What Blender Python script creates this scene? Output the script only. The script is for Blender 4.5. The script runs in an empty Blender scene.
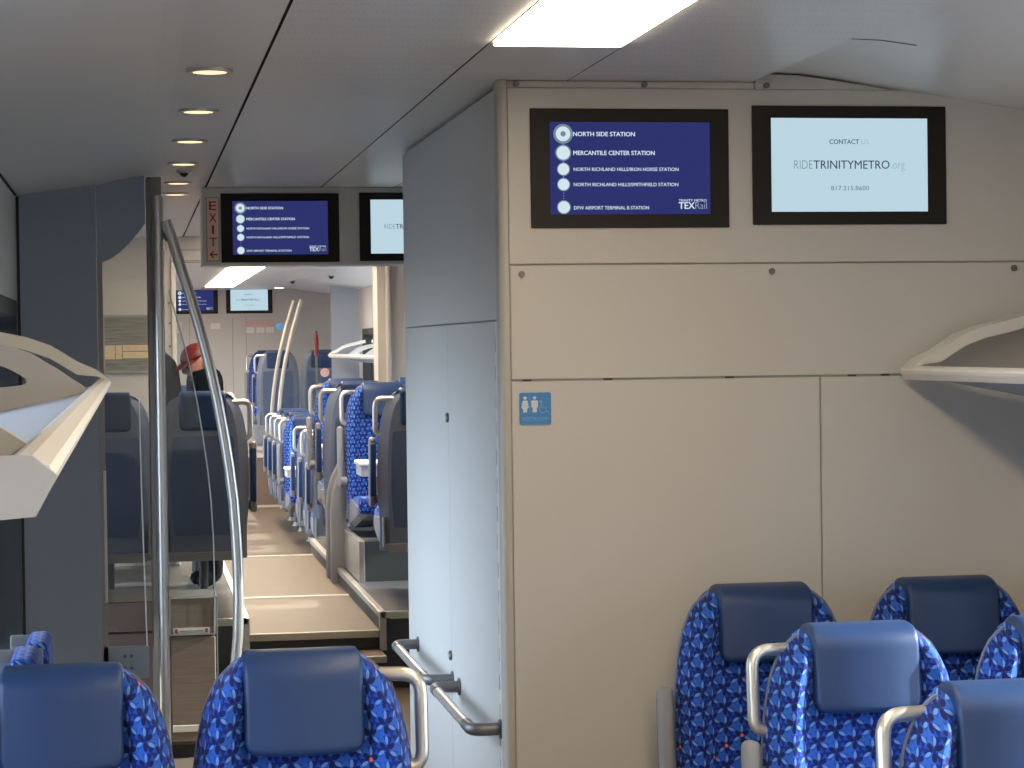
import bpy, bmesh, math, random
from mathutils import Vector, Matrix
random.seed(7)
sc = bpy.context.scene
C = sc.collection
PI = math.pi
E = 1.80                       # eye height above the low floor; the floor is z = 0

# ------------------------------------------------------------------ camera
FPX = 2200.0
YAW, PITCH, ROLL = math.radians(9.8115), math.radians(1.0152), math.radians(0.75)
fw = Vector((math.sin(YAW) * math.cos(PITCH), math.cos(YAW) * math.cos(PITCH), -math.sin(PITCH)))
r0 = Vector((math.cos(YAW), -math.sin(YAW), 0))
u0 = r0.cross(fw)
rt = r0 * math.cos(ROLL) - u0 * math.sin(ROLL)
up = u0 * math.cos(ROLL) + r0 * math.sin(ROLL)
cam = bpy.data.cameras.new('camera')
cam.sensor_width = 36.0
cam.lens = FPX / 1024.0 * 36.0
cam.clip_start = 0.05
cam.clip_end = 200
co = bpy.data.objects.new('camera', cam)
C.objects.link(co)
M4 = Matrix((rt, up, -fw)).transposed().to_4x4()
M4.translation = Vector((0, 0, E))
co.matrix_world = M4
sc.camera = co

# ------------------------------------------------------------------ view, world, sun
sc.view_settings.view_transform = 'Standard'
sc.view_settings.look = 'None'
sc.view_settings.gamma = 1
sc.view_settings.use_curve_mapping = False
sc.view_settings.exposure = 0.0
sc.cycles.max_bounces = 10
sc.cycles.diffuse_bounces = 6
sc.cycles.glossy_bounces = 4
sc.cycles.transparent_max_bounces = 16
sc.cycles.sample_clamp_indirect = 6
sc.cycles.caustics_reflective = False
sc.cycles.caustics_refractive = False

SKY = 12.0
LAMP = 14.0
w = bpy.data.worlds.new('daylight')
sc.world = w
w.use_nodes = True
nt = w.node_tree
bg = nt.nodes['Background']
tcw = nt.nodes.new('ShaderNodeTexCoord')
sx_ = nt.nodes.new('ShaderNodeSeparateXYZ')
rmp = nt.nodes.new('ShaderNodeValToRGB')
rmp.color_ramp.elements[0].position = 0.42
rmp.color_ramp.elements[0].color = (0.10, 0.115, 0.13, 1)
rmp.color_ramp.elements[1].position = 0.56
rmp.color_ramp.elements[1].color = (0.80, 0.885, 1.0, 1)
mp = nt.nodes.new('ShaderNodeMath')
mp.operation = 'MULTIPLY_ADD'
mp.inputs[1].default_value = 0.5
mp.inputs[2].default_value = 0.5
nt.links.new(tcw.outputs['Generated'], sx_.inputs[0])
nt.links.new(sx_.outputs['Z'], mp.inputs[0])
nt.links.new(mp.outputs[0], rmp.inputs[0])
nt.links.new(rmp.outputs[0], bg.inputs[0])
bg.inputs[1].default_value = SKY

sun = bpy.data.lights.new('sun', 'SUN')
sun.energy = 22.0
sun.angle = math.radians(1.0)
sun.color = (1.0, 0.93, 0.82)
so = bpy.data.objects.new('sun', sun)
C.objects.link(so)
SUND = Vector((-0.89, 0.045, -0.442)).normalized()
so.rotation_euler = SUND.to_track_quat('-Z', 'Y').to_euler()
so.location = (8, -2, 8)


# ------------------------------------------------------------------ materials
def mat(name, col, rough=0.5, metal=0.0, spec=0.5, noise=0.0, nscale=40.0, bump=0.0, stretch=None, emit=None, estr=1.0, coat=0.0):
    m = bpy.data.materials.new(name)
    m.use_nodes = True
    t = m.node_tree
    b = t.nodes['Principled BSDF']
    b.inputs['Base Color'].default_value = (*col, 1)
    b.inputs['Roughness'].default_value = rough
    b.inputs['Metallic'].default_value = metal
    b.inputs['Specular IOR Level'].default_value = spec
    if coat:
        b.inputs['Coat Weight'].default_value = coat
    if emit:
        b.inputs['Emission Color'].default_value = (*emit, 1)
        b.inputs['Emission Strength'].default_value = estr
    if noise or bump:
        tc = t.nodes.new('ShaderNodeTexCoord')
        mpn = t.nodes.new('ShaderNodeMapping')
        mpn.inputs['Scale'].default_value = stretch or (1, 1, 1)
        nz = t.nodes.new('ShaderNodeTexNoise')
        nz.inputs['Scale'].default_value = nscale
        nz.inputs['Detail'].default_value = 4
        t.links.new(tc.outputs['Object'], mpn.inputs[0])
        t.links.new(mpn.outputs[0], nz.inputs[0])
        if noise:
            r = t.nodes.new('ShaderNodeValToRGB')
            r.color_ramp.elements[0].position = 0.3
            r.color_ramp.elements[1].position = 0.7
            r.color_ramp.elements[0].color = (*[c * (1 - noise) for c in col], 1)
            r.color_ramp.elements[1].color = (*[min(1, c * (1 + noise)) for c in col], 1)
            t.links.new(nz.outputs['Fac'], r.inputs[0])
            t.links.new(r.outputs[0], b.inputs['Base Color'])
        if bump:
            bp = t.nodes.new('ShaderNodeBump')
            bp.inputs['Strength'].default_value = bump
            bp.inputs['Distance'].default_value = 0.002
            t.links.new(nz.outputs['Fac'], bp.inputs['Height'])
            t.links.new(bp.outputs[0], b.inputs['Normal'])
    return m


def glow(name, col, s):
    m = bpy.data.materials.new(name)
    m.use_nodes = True
    t = m.node_tree
    t.nodes.remove(t.nodes['Principled BSDF'])
    e = t.nodes.new('ShaderNodeEmission')
    e.inputs[0].default_value = (*col, 1)
    e.inputs[1].default_value = s
    t.links.new(e.outputs[0], t.nodes['Material Output'].inputs[0])
    return m


def glass(name, tint, refl=1.0):
    m = bpy.data.materials.new(name)
    m.use_nodes = True
    t = m.node_tree
    t.nodes.remove(t.nodes['Principled BSDF'])
    tr = t.nodes.new('ShaderNodeBsdfTransparent')
    tr.inputs[0].default_value = (*tint, 1)
    gl = t.nodes.new('ShaderNodeBsdfGlossy')
    gl.inputs['Roughness'].default_value = 0.02
    gl.inputs[0].default_value = (refl, refl, refl, 1)
    fr = t.nodes.new('ShaderNodeFresnel')
    fr.inputs[0].default_value = 1.45
    mx = t.nodes.new('ShaderNodeMixShader')
    t.links.new(fr.outputs[0], mx.inputs[0])
    t.links.new(tr.outputs[0], mx.inputs[1])
    t.links.new(gl.outputs[0], mx.inputs[2])
    t.links.new(mx.outputs[0], t.nodes['Material Output'].inputs[0])
    return m


def fabric_mat():
    """Blue seat moquette: star rosettes on a triangular lattice, pale and navy petals, stray orange hearts."""
    m = bpy.data.materials.new('blue_star_moquette')
    m.use_nodes = True
    t = m.node_tree
    L = t.links.new
    b = t.nodes['Principled BSDF']
    b.inputs['Roughness'].default_value = 0.85
    b.inputs['Specular IOR Level'].default_value = 0.2
    b.inputs['Sheen Weight'].default_value = 0.15
    b.inputs['Sheen Roughness'].default_value = 0.4
    SX, SY = 0.0920, 0.0531
    k = SY / 0.046

    def M(op, a, c=None, d=None):
        n = t.nodes.new('ShaderNodeMath')
        n.operation = op
        for i, v in enumerate((a, c, d)):
            if v is None:
                continue
            if isinstance(v, (int, float)):
                n.inputs[i].default_value = v
            else:
                L(v, n.inputs[i])
        return n.outputs[0]

    tc = t.nodes.new('ShaderNodeTexCoord')
    s = t.nodes.new('ShaderNodeSeparateXYZ')
    L(tc.outputs['UV'], s.inputs[0])
    x = M('ADD', s.outputs['X'], 5.0)
    v = M('ADD', s.outputs['Y'], 5.0)

    def cell(off):
        fx = M('SUBTRACT', M('FRACT', M('MULTIPLY_ADD', x, 1 / SX, off)), 0.5)
        fy = M('SUBTRACT', M('FRACT', M('MULTIPLY_ADD', v, 1 / SY, off)), 0.5)
        ax, ay = M('MULTIPLY', fx, SX), M('MULTIPLY', fy, SY)
        return ax, ay, M('SQRT', M('ADD', M('MULTIPLY', ax, ax), M('MULTIPLY', ay, ay)))
    ax, ay, la = cell(0.0)
    bx, by, lb = cell(0.5)
    ua = M('LESS_THAN', la, lb)

    def pick(p, q):
        return M('ADD', q, M('MULTIPLY', ua, M('SUBTRACT', p, q)))
    qx, qy, r = pick(ax, bx), pick(ay, by), pick(la, lb)
    th = M('ARCTAN2', qy, qx)
    c3 = M('COSINE', M('MULTIPLY', M('SUBTRACT', th, PI / 2), 3.0))

    def petal(cc, cen, ln, wd):
        ph = M('DIVIDE', M('ARCCOSINE', M('MULTIPLY', cc, 0.9999)), 3.0)
        a = M('DIVIDE', M('SUBTRACT', M('MULTIPLY', r, M('COSINE', ph)), cen * k), ln * k)
        l = M('DIVIDE', M('MULTIPLY', r, M('SINE', ph)), wd * k)
        return M('LESS_THAN', M('ADD', M('MULTIPLY', a, a), M('MULTIPLY', l, l)), 1.0)
    pale = petal(c3, 0.0156, 0.0076, 0.0034)
    dark = petal(M('MULTIPLY', c3, -1.0), 0.0112, 0.0080, 0.0050)
    facet = M('GREATER_THAN', M('SINE', M('MULTIPLY_ADD', th, 6.0, 0.4)), 0.0)
    facet2 = M('GREATER_THAN', M('SINE', M('MULTIPLY_ADD', th, 3.0, 0.9)), 0.35)
    cid = t.nodes.new('ShaderNodeCombineXYZ')
    L(M('ROUND', M('MULTIPLY', M('SUBTRACT', x, qx), 200)), cid.inputs[0])
    L(M('ROUND', M('MULTIPLY', M('SUBTRACT', v, qy), 200)), cid.inputs[1])
    wn = t.nodes.new('ShaderNodeTexWhiteNoise')
    wn.noise_dimensions = '2D'
    L(cid.outputs[0], wn.inputs['Vector'])
    heart = M('MULTIPLY', M('LESS_THAN', r, 0.0042 * k), M('GREATER_THAN', wn.outputs['Value'], 0.94))
    core = M('LESS_THAN', r, 0.0042 * k)

    def mix(f, ca, cb):
        n = t.nodes.new('ShaderNodeMix')
        n.data_type = 'RGBA'
        L(f, n.inputs[0])
        for i, c in ((6, ca), (7, cb)):
            if isinstance(c, tuple):
                n.inputs[i].default_value = (*c, 1)
            else:
                L(c, n.inputs[i])
        return n.outputs[2]
    c = mix(facet, (0.012, 0.058, 0.36), (0.006, 0.020, 0.155))
    c = mix(facet2, c, (0.024, 0.100, 0.44))
    c = mix(pale, c, (0.125, 0.25, 0.55))
    c = mix(dark, c, (0.007, 0.012, 0.085))
    c = mix(core, c, (0.010, 0.020, 0.12))
    c = mix(heart, c, (0.80, 0.13, 0.04))
    L(c, b.inputs['Base Color'])
    return m


def perforated(name, col):
    """Painted ceiling sheet with rows of small drilled holes."""
    m = mat(name, col, 0.38, 0, 0.4)
    t = m.node_tree
    L = t.links.new
    b = t.nodes['Principled BSDF']
    tc = t.nodes.new('ShaderNodeTexCoord')
    s = t.nodes.new('ShaderNodeSeparateXYZ')
    L(tc.outputs['Object'], s.inputs[0])

    def M(op, a, c=None, d=None):
        n = t.nodes.new('ShaderNodeMath')
        n.operation = op
        for i, v in enumerate((a, c, d)):
            if v is None:
                continue
            if isinstance(v, (int, float)):
                n.inputs[i].default_value = v
            else:
                L(v, n.inputs[i])
        return n.outputs[0]
    hx = M('MULTIPLY', M('SUBTRACT', M('FRACT', M('MULTIPLY', M('ADD', s.outputs['X'], 9), 1 / 0.014)), 0.5), 0.014)
    hy = M('MULTIPLY', M('SUBTRACT', M('FRACT', M('MULTIPLY', M('ADD', s.outputs['Y'], 9), 1 / 0.11)), 0.5), 0.11)
    d = M('SQRT', M('ADD', M('MULTIPLY', hx, hx), M('MULTIPLY', M('MULTIPLY', hy, hy), 0.10)))
    hole = M('LESS_THAN', d, 0.0033)
    n = t.nodes.new('ShaderNodeMix')
    n.data_type = 'RGBA'
    L(hole, n.inputs[0])
    n.inputs[6].default_value = (*col, 1)
    n.inputs[7].default_value = (*[c * 0.86 for c in col], 1)
    L(n.outputs[2], b.inputs['Base Color'])
    return m


def wood_mat(name, c1, c2):
    m = mat(name, c1, 0.52, 0, 0.35)
    t = m.node_tree
    L = t.links.new
    tc = t.nodes.new('ShaderNodeTexCoord')
    mpn = t.nodes.new('ShaderNodeMapping')
    mpn.inputs['Scale'].default_value = (2.0, 45, 45)
    nz = t.nodes.new('ShaderNodeTexNoise')
    nz.inputs['Scale'].default_value = 3
    nz.inputs['Detail'].default_value = 6
    r = t.nodes.new('ShaderNodeValToRGB')
    r.color_ramp.elements[0].position = 0.3
    r.color_ramp.elements[1].position = 0.7
    r.color_ramp.elements[0].color = (*c1, 1)
    r.color_ramp.elements[1].color = (*c2, 1)
    L(tc.outputs['Object'], mpn.inputs[0])
    L(mpn.outputs[0], nz.inputs[0])
    L(nz.outputs['Fac'], r.inputs[0])
    L(r.outputs[0], t.nodes['Principled BSDF'].inputs['Base Color'])
    return m


MT = dict(
    panel=mat('wall_laminate', (0.57, 0.54, 0.51), 0.42, 0, 0.4, 0.025, 300),
    ceil=mat('ceiling_paint', (0.70, 0.68, 0.66), 0.36, 0, 0.45),
    perf=perforated('perforated_ceiling_paint', (0.70, 0.68, 0.66)),
    gap=mat('dark_joint', (0.03, 0.03, 0.03), 0.8),
    greypanel=mat('grey_partition_laminate', (0.34, 0.385, 0.46), 0.55, 0, 0.3, 0.03, 200),
    frame=mat('grey_frame_paint', (0.33, 0.32, 0.30), 0.45),
    alu=mat('brushed_aluminium', (0.62, 0.60, 0.57), 0.33, 0.9, 0.5),
    steel=mat('satin_steel_tube', (0.62, 0.59, 0.55), 0.36, 0.9),
    post=mat('beige_corner_post', (0.46, 0.43, 0.39), 0.5),
    handle=mat('satin_handle_metal', (0.66, 0.61, 0.54), 0.36, 0.85),
    darkmetal=mat('dark_bracket_metal', (0.17, 0.17, 0.18), 0.45, 0.5),
    rubber=mat('black_rubber', (0.012, 0.012, 0.013), 0.6),
    bezel=mat('black_bezel', (0.014, 0.010, 0.008), 0.5, 0, 0.25),
    vinyl=mat('navy_vinyl', (0.014, 0.038, 0.115), 0.44, 0, 0.42, 0.06, 500, 0.15),
    fabric=fabric_mat(),
    shell=mat('slate_seat_shell', (0.15, 0.18, 0.26), 0.45, 0, 0.4),
    shellinset=mat('dark_shell_inset', (0.08, 0.115, 0.21), 0.6, 0, 0.3, 0.05, 300),
    pan=mat('grey_seat_pan', (0.20, 0.20, 0.22), 0.45),
    arm=mat('grey_armrest_plastic', (0.225, 0.22, 0.225), 0.5),
    white=mat('white_moulding', (0.72, 0.68, 0.63), 0.45, 0, 0.4),
    rackgrey=mat('rack_grey_moulding', (0.50, 0.48, 0.47), 0.5, 0, 0.4),
    rackshelf=mat('rack_shelf_grey', (0.42, 0.45, 0.52), 0.5, 0, 0.4),
    wood=wood_mat('brown_floor_covering', (0.105, 0.076, 0.054), (0.150, 0.110, 0.080)),
    brown=wood_mat('brown_laminate', (0.20, 0.145, 0.112), (0.25, 0.185, 0.145)),
    mauve=mat('mauve_brown_laminate', (0.27, 0.20, 0.215), 0.45, 0, 0.4, 0.05, 200),
    darkfloor=mat('charcoal_floor_covering', (0.045, 0.045, 0.047), 0.55, 0, 0.4, 0.2, 400),
    riser=mat('charcoal_riser', (0.055, 0.060, 0.062), 0.5),
    nosing=mat('light_edge_trim', (0.66, 0.62, 0.53), 0.4),
    lumi=mat('pale_green_strip', (0.50, 0.62, 0.46), 0.5),
    winglass=glass('window_glass', (0.80, 0.86, 0.90)),
    tinted=glass('dark_window_glass', (0.32, 0.38, 0.42)),
    clear=glass('screen_glass', (0.90, 0.93, 0.93), 0.8),
    glassedge=mat('polished_glass_edge', (0.85, 0.88, 0.88), 0.25),
    lamp=glow('lamp_diffuser', (1.0, 0.835, 0.585), LAMP),
    lampfar=glow('far_lamp_diffuser', (1.0, 0.82, 0.60), LAMP * 1.7),
    spot=glow('spot_lens', (1.0, 0.64, 0.34), 2.0),
    scr_blue=glow('blue_screen', (0.028, 0.034, 0.158), 1.0),
    scr_white=glow('white_screen', (0.50, 0.67, 0.76), 1.0),
    t_white=glow('white_text', (0.66, 0.78, 0.84), 1.0),
    t_grey=glow('grey_ring', (0.18, 0.25, 0.32), 1.0),
    t_dark=glow('dark_text', (0.045, 0.06, 0.13), 1.0),
    t_mid=glow('grey_text', (0.16, 0.22, 0.27), 1.0),
    t_pale=glow('pale_text', (0.33, 0.44, 0.50), 1.0),
    signblue=mat('sign_blue', (0.05, 0.22, 0.52), 0.4),
    signpale=mat('sign_pale', (0.62, 0.66, 0.70), 0.5),
    signmid=mat('sign_light_blue', (0.20, 0.42, 0.70), 0.5),
    exitbg=mat('exit_sign_face', (0.85, 0.62, 0.50), 0.45),
    red=mat('red_lettering', (0.42, 0.035, 0.025), 0.5),
    pink=mat('pale_red_notice', (0.70, 0.42, 0.38), 0.6),
    paper=mat('white_notice', (0.78, 0.74, 0.68), 0.6),
    signgrey=mat('grey_notice_board', (0.20, 0.20, 0.18), 0.5, 0, 0.4, 0.35, 14, 0, (0.5, 1, 9)),
    signcream=mat('cream_notice', (0.68, 0.52, 0.34), 0.6),
    skin=mat('skin', (0.55, 0.27, 0.19), 0.55),
    cap=mat('red_cap_cloth', (0.13, 0.008, 0.007), 0.5),
    black=mat('black_cloth', (0.008, 0.008, 0.010), 0.9, 0, 0.08),
    hair=mat('grey_hair', (0.24, 0.25, 0.26), 0.8),
    charcoal=mat('charcoal_board', (0.022, 0.027, 0.032), 0.8, 0, 0.1),
    trousers=mat('dark_trousers', (0.02, 0.022, 0.03), 0.9),
)


# ------------------------------------------------------------------ mesh helpers
class MB:
    def __init__(self):
        self.bm = bmesh.new()

    def add(self, verts, faces):
        vs = [self.bm.verts.new(v) for v in verts]
        for f in faces:
            try:
                self.bm.faces.new([vs[i] for i in f])
            except ValueError:
                pass
        return vs

    def box(self, x0, x1, y0, y1, z0, z1, bev=0.0, seg=2, mtx=None):
        v = [(x, y, z) for x in (x0, x1) for y in (y0, y1) for z in (z0, z1)]
        vs = self.add(v, [(0, 1, 3, 2), (4, 6, 7, 5), (0, 4, 5, 1), (2, 3, 7, 6), (0, 2, 6, 4), (1, 5, 7, 3)])
        out = vs
        if bev:
            es = list({e for q in vs for e in q.link_edges})
            g = bmesh.ops.bevel(self.bm, geom=es, offset=bev, segments=seg, affect='EDGES', profile=0.5)
            out = list({q for q in vs if q.is_valid} | {q for q in g['verts']})
        if mtx:
            bmesh.ops.transform(self.bm, matrix=mtx, verts=out)
        return out

    def loft(self, rings, caps=True, closed=True, uv=None):
        n = len(rings[0])
        V = [[self.bm.verts.new(p) for p in r] for r in rings]
        self.uv = {v: c for vr, cr in zip(V, uv) for v, c in zip(vr, cr)} if uv else None
        for a, b in zip(V[:-1], V[1:]):
            for i in range(n if closed else n - 1):
                j = (i + 1) % n
                try:
                    self.bm.faces.new((a[i], a[j], b[j], b[i]))
                except ValueError:
                    pass
        if caps:
            self.bm.faces.new(V[0][::-1])
            self.bm.faces.new(V[-1])
        return V

    def prism(self, poly, lo, hi, axis='Y'):
        """closed outline (a, b) pushed along an axis: Y -> (x, z); X -> (y, z); Z -> (x, y)"""
        def P(a, b, c):
            return {'Y': (a, c, b), 'X': (c, a, b), 'Z': (a, b, c)}[axis]
        return self.loft([[P(a, b, lo) for a, b in poly], [P(a, b, hi) for a, b in poly]])

    def tube(self, pts, r, n=12, caps=True):
        pts = [Vector(p) for p in pts]
        rs = r if isinstance(r, (list, tuple)) else [r] * len(pts)
        rings = []
        t0 = (pts[1] - pts[0]).normalized()
        ref = Vector((0, 0, 1)) if abs(t0.z) < 0.9 else Vector((0, 1, 0))
        a = t0.cross(ref).normalized()
        for i, p in enumerate(pts):
            t = ((pts[min(i + 1, len(pts) - 1)] - p).normalized() + (p - pts[max(i - 1, 0)]).normalized()).normalized()
            a = (a - t * a.dot(t)).normalized()
            b = t.cross(a)
            rings.append([p + (a * math.cos(2 * PI * k / n) + b * math.sin(2 * PI * k / n)) * rs[i] for k in range(n)])
        self.loft(rings, caps)

    def disc(self, c, r, d, axis='Z', n=28):
        cx, cy, cz = c
        ring = [(r * math.cos(2 * PI * k / n), r * math.sin(2 * PI * k / n)) for k in range(n)]
        if axis == 'Y':
            self.prism([(cx + a, cz + b) for a, b in ring], cy, cy + d, 'Y')
        elif axis == 'X':
            self.prism([(cy + a, cz + b) for a, b in ring], cx, cx + d, 'X')
        else:
            self.prism([(cx + a, cy + b) for a, b in ring], cz, cz + d, 'Z')

    def ringplate(self, outer, inner, lo, hi, axis='Y'):
        """plate with a hole: both outlines have the same number of points"""
        def P(a, b, c):
            return {'Y': (a, c, b), 'X': (c, a, b), 'Z': (a, b, c)}[axis]
        n = len(outer)
        R = [[self.bm.verts.new(P(a, b, c)) for a, b in o] for o, c in ((outer, lo), (outer, hi), (inner, hi), (inner, lo))]
        for k in range(4):
            A, B = R[k], R[(k + 1) % 4]
            for i in range(n):
                j = (i + 1) % n
                self.bm.faces.new((A[i], A[j], B[j], B[i]))

    def build(self, name, m, parent=None, smooth=False, angle=40, bev=0.0, sub=0):
        bmesh.ops.recalc_face_normals(self.bm, faces=self.bm.faces)
        if bev:
            es = [e for e in self.bm.edges if len(e.link_faces) == 2 and e.calc_face_angle(0) > math.radians(35)]
            bmesh.ops.bevel(self.bm, geom=es, offset=bev, segments=2, affect='EDGES', profile=0.5, clamp_overlap=True)
        if getattr(self, 'uv', None):
            ly = self.bm.loops.layers.uv.new('cloth')
            for f in self.bm.faces:
                for l in f.loops:
                    l[ly].uv = self.uv.get(l.vert, (0, 0))
        me = bpy.data.meshes.new(name)
        self.bm.to_mesh(me)
        self.bm.free()
        for q in (m if isinstance(m, list) else [m]):
            me.materials.append(MT[q] if isinstance(q, str) else q)
        if smooth:
            for p in me.polygons:
                p.use_smooth = True
            if angle < 180:
                try:
                    me.set_sharp_from_angle(angle=math.radians(angle))
                except Exception:
                    pass
        o = bpy.data.objects.new(name, me)
        C.objects.link(o)
        if parent is not None:
            o.parent = parent
        if sub:
            md = o.modifiers.new('smooth', 'SUBSURF')
            md.levels = md.render_levels = sub
        return o


def rrect(x0, x1, z0, z1, r, n=6, rb=None):
    """rounded rectangle outline; r for the top corners, rb for the bottom ones"""
    rb = r if rb is None else rb
    pts = []
    for cx, cz, a0, q in ((x1 - r, z1 - r, 0, r), (x0 + r, z1 - r, 90, r), (x0 + rb, z0 + rb, 180, rb), (x1 - rb, z0 + rb, 270, rb)):
        for k in range(n + 1):
            a = math.radians(a0 + 90 * k / n)
            pts.append((cx + q * math.cos(a), cz + q * math.sin(a)))
    return pts


def smoothpath(pts, rad, n=6):
    """polyline with every inner corner rounded"""
    P = [Vector(p) for p in pts]
    out = [P[0]]
    for i in range(1, len(P) - 1):
        a, b, c = P[i - 1], P[i], P[i + 1]
        d1, d2 = (a - b), (c - b)
        q = min(rad, d1.length * 0.49, d2.length * 0.49)
        s, e = b + d1.normalized() * q, b + d2.normalized() * q
        for k in range(n + 1):
            t = k / n
            out.append(s * (1 - t) ** 2 + b * 2 * t * (1 - t) + e * t * t)
    out.append(P[-1])
    return out


def tag(o, label, cat, group=None):
    o['label'] = label
    o['category'] = cat
    if group:
        o['group'] = group
    return o


def thing(name, label, cat, loc=(0, 0, 0), rz=0, group=None):
    o = bpy.data.objects.new(name, None)
    o.empty_display_size = 0.1
    C.objects.link(o)
    o.location = loc
    o.rotation_euler = (0, 0, rz)
    return tag(o, label, cat, group)


def struct(o):
    o['kind'] = 'structure'
    return o


def copy_tree(o, parent=None):
    c = o.copy()
    C.objects.link(c)
    if parent is not None:
        c.parent = parent
    for ch in o.children:
        copy_tree(ch, c)
    return c


def lettering(name, txt, m, parent, x, z, y, width=None, cap=0.012, bold=0.0, align='L', space=1.0, thick=0.0004):
    """flat letters facing -Y, left/bottom (or centre) at (x, z)"""
    cu = bpy.data.curves.new('txt', 'FONT')
    cu.body = txt
    cu.size = 1.0
    cu.offset = min(bold, 0.0)
    cu.space_character = space
    cu.resolution_u = 3
    ob = bpy.data.objects.new('txt', cu)
    C.objects.link(ob)
    dg = bpy.context.evaluated_depsgraph_get()
    dg.update()
    me = bpy.data.meshes.new_from_object(ob.evaluated_get(dg))
    bpy.data.objects.remove(ob)
    bpy.data.curves.remove(cu)
    xs = [v.co.x for v in me.vertices]
    ys = [v.co.y for v in me.vertices]
    x0, x1 = min(xs), max(xs)
    y0 = 0.0 if min(ys) > -0.35 else min(ys)
    hcap = 0.70 + 2 * min(bold, 0.0)
    kz = cap / hcap
    kx = kz if width is None else width / (x1 - x0)
    wd = (x1 - x0) * kx
    off = x - (wd / 2 if align == 'C' else 0)
    for v in me.vertices:
        vx, vy = v.co.x, v.co.y
        v.co = Vector((off + (vx - x0) * kx, y, z + (vy + min(bold, 0.0)) * kz))
    if bold > 0:                                   # heavier strokes: the letters printed again a hair to each side
        bm = bmesh.new()
        bm.from_mesh(me)
        g0 = bm.verts[:] + bm.edges[:] + bm.faces[:]
        for dx, dz, dy in ((bold * kz, 0, -2e-5), (-bold * kz, 0, -4e-5), (0, bold * kz * 0.5, -6e-5), (0, -bold * kz * 0.5, -8e-5)):
            d = bmesh.ops.duplicate(bm, geom=g0)
            bmesh.ops.translate(bm, verts=[e for e in d['geom'] if isinstance(e, bmesh.types.BMVert)], vec=(dx, dy, dz))
        bm.to_mesh(me)
        bm.free()
    me.materials.clear()
    me.materials.append(MT[m])
    me.name = name
    o = bpy.data.objects.new(name, me)
    C.objects.link(o)
    o.parent = parent
    return o


XL, XR = -0.46, 2.55
YB, YE = -4.0, 27.6            # rear and far ends of what is built
ZC = E + 0.732

# ------------------------------------------------------------------ floor
mb = MB()
mb.box(XL - 0.1, XR + 0.1, YB - 0.1, YE + 0.2, -0.08, 0.0)
struct(mb.build('floor', 'wood'))
AF = 0.30                      # aisle floor between the podiums
PF = 0.40                      # podium floor under the raised seats
mb = MB(); mb.box(0.575, 1.275, 11.30, 15.95, 0.0, 0.199)
fl = struct(mb.build('floor_step', 'riser'))
mb = MB(); mb.box(0.575, 1.275, 11.28, 11.60, 0.199, 0.203)
mb.build('tread', 'wood', fl)
mb = MB(); mb.box(0.575, 1.275, 11.27, 11.30, 0.17, 0.204, 0.003)
mb.build('edge_strip', 'nosing', fl)
mb = MB(); mb.box(0.575, 1.275, 11.00, 11.28, 0.0, 0.10); mb.build('lower_step', 'riser', fl)
mb = MB(); mb.box(0.575, 1.275, 11.58, 15.93, 0.203, AF - 0.004)
fl = struct(mb.build('floor_aisle', 'riser'))
mb = MB(); mb.box(0.575, 1.275, 11.58, 13.30, AF - 0.004, AF); mb.build('covering', 'wood', fl)
mb = MB(); mb.box(0.575, 1.275, 13.325, 15.93, AF - 0.004, AF); mb.build('covering', 'wood', fl)
mb = MB(); mb.box(0.575, 1.275, 11.555, 11.585, AF - 0.035, AF + 0.003, 0.003); mb.build('edge_strip', 'nosing', fl)
mb = MB(); mb.box(0.575, 1.275, 13.24, 13.31, AF, AF + 0.003); mb.build('edge_strip', 'nosing', fl)
mb = MB(); mb.box(0.575, 1.275, 15.90, 15.95, AF - 0.03, AF + 0.003); mb.build('edge_strip', 'nosing', fl)


def podium(name, x0, x1, y0, y1, xin):
    mb = MB(); mb.box(x0, x1, y0, y1, 0.0, PF - 0.004)
    p = struct(mb.build(name, 'riser'))
    mb = MB(); mb.box(x0, x1, y0, y1, PF - 0.004, PF); mb.build('covering', 'darkfloor', p)
    s = -1 if xin == x0 else 1
    mb = MB(); mb.box(x0, x1, y0 - 0.008, y0 + 0.028, PF - 0.030, PF + 0.004, 0.003); mb.build('edge_strip', 'alu', p)
    a, b = sorted((xin + s * 0.008, xin - s * 0.028))
    mb = MB(); mb.box(a, b, y0 - 0.008, y1, PF - 0.030, PF + 0.004, 0.003); mb.build('edge_strip', 'alu', p)
    mb = MB(); mb.box(a, b, y0 - 0.010, y0 + 0.028, 0.20, PF - 0.03, 0.002); mb.build('corner_post', 'alu', p)
    for k in range(3):
        yy = y0 + 0.06 + k * 0.42
        a, b = sorted((xin + s * 0.0095, xin + s * 0.007))
        mb = MB(); mb.box(a, b, yy, yy + 0.22, PF - 0.026, PF - 0.004); mb.build('glow_strip', 'lumi', p)
    q0, q1 = (x0 + 0.045, x0 + 0.40) if xin == x0 else (x1 - 0.40, x1 - 0.045)
    mb = MB(); mb.box(q0, q1, y0 - 0.0095, y0 - 0.007, PF - 0.034, PF - 0.003); mb.build('glow_strip', 'lumi', p)
    return p


pr = podium('floor_podium_right', 1.275, XR, 11.52, 16.10, 1.275)
plft = podium('floor_podium_left', XL, 0.575, 11.45, 16.10, 0.575)
# a seat plinth on the right podium
mb = MB(); mb.box(1.33, XR, 13.05, 15.3, PF, PF + 0.24)
pl = struct(mb.build('floor_plinth', 'riser'))
mb = MB(); mb.box(1.318, 1.352, 13.038, 15.3, PF, PF + 0.245, 0.003); mb.build('corner_post', 'alu', pl)
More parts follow.
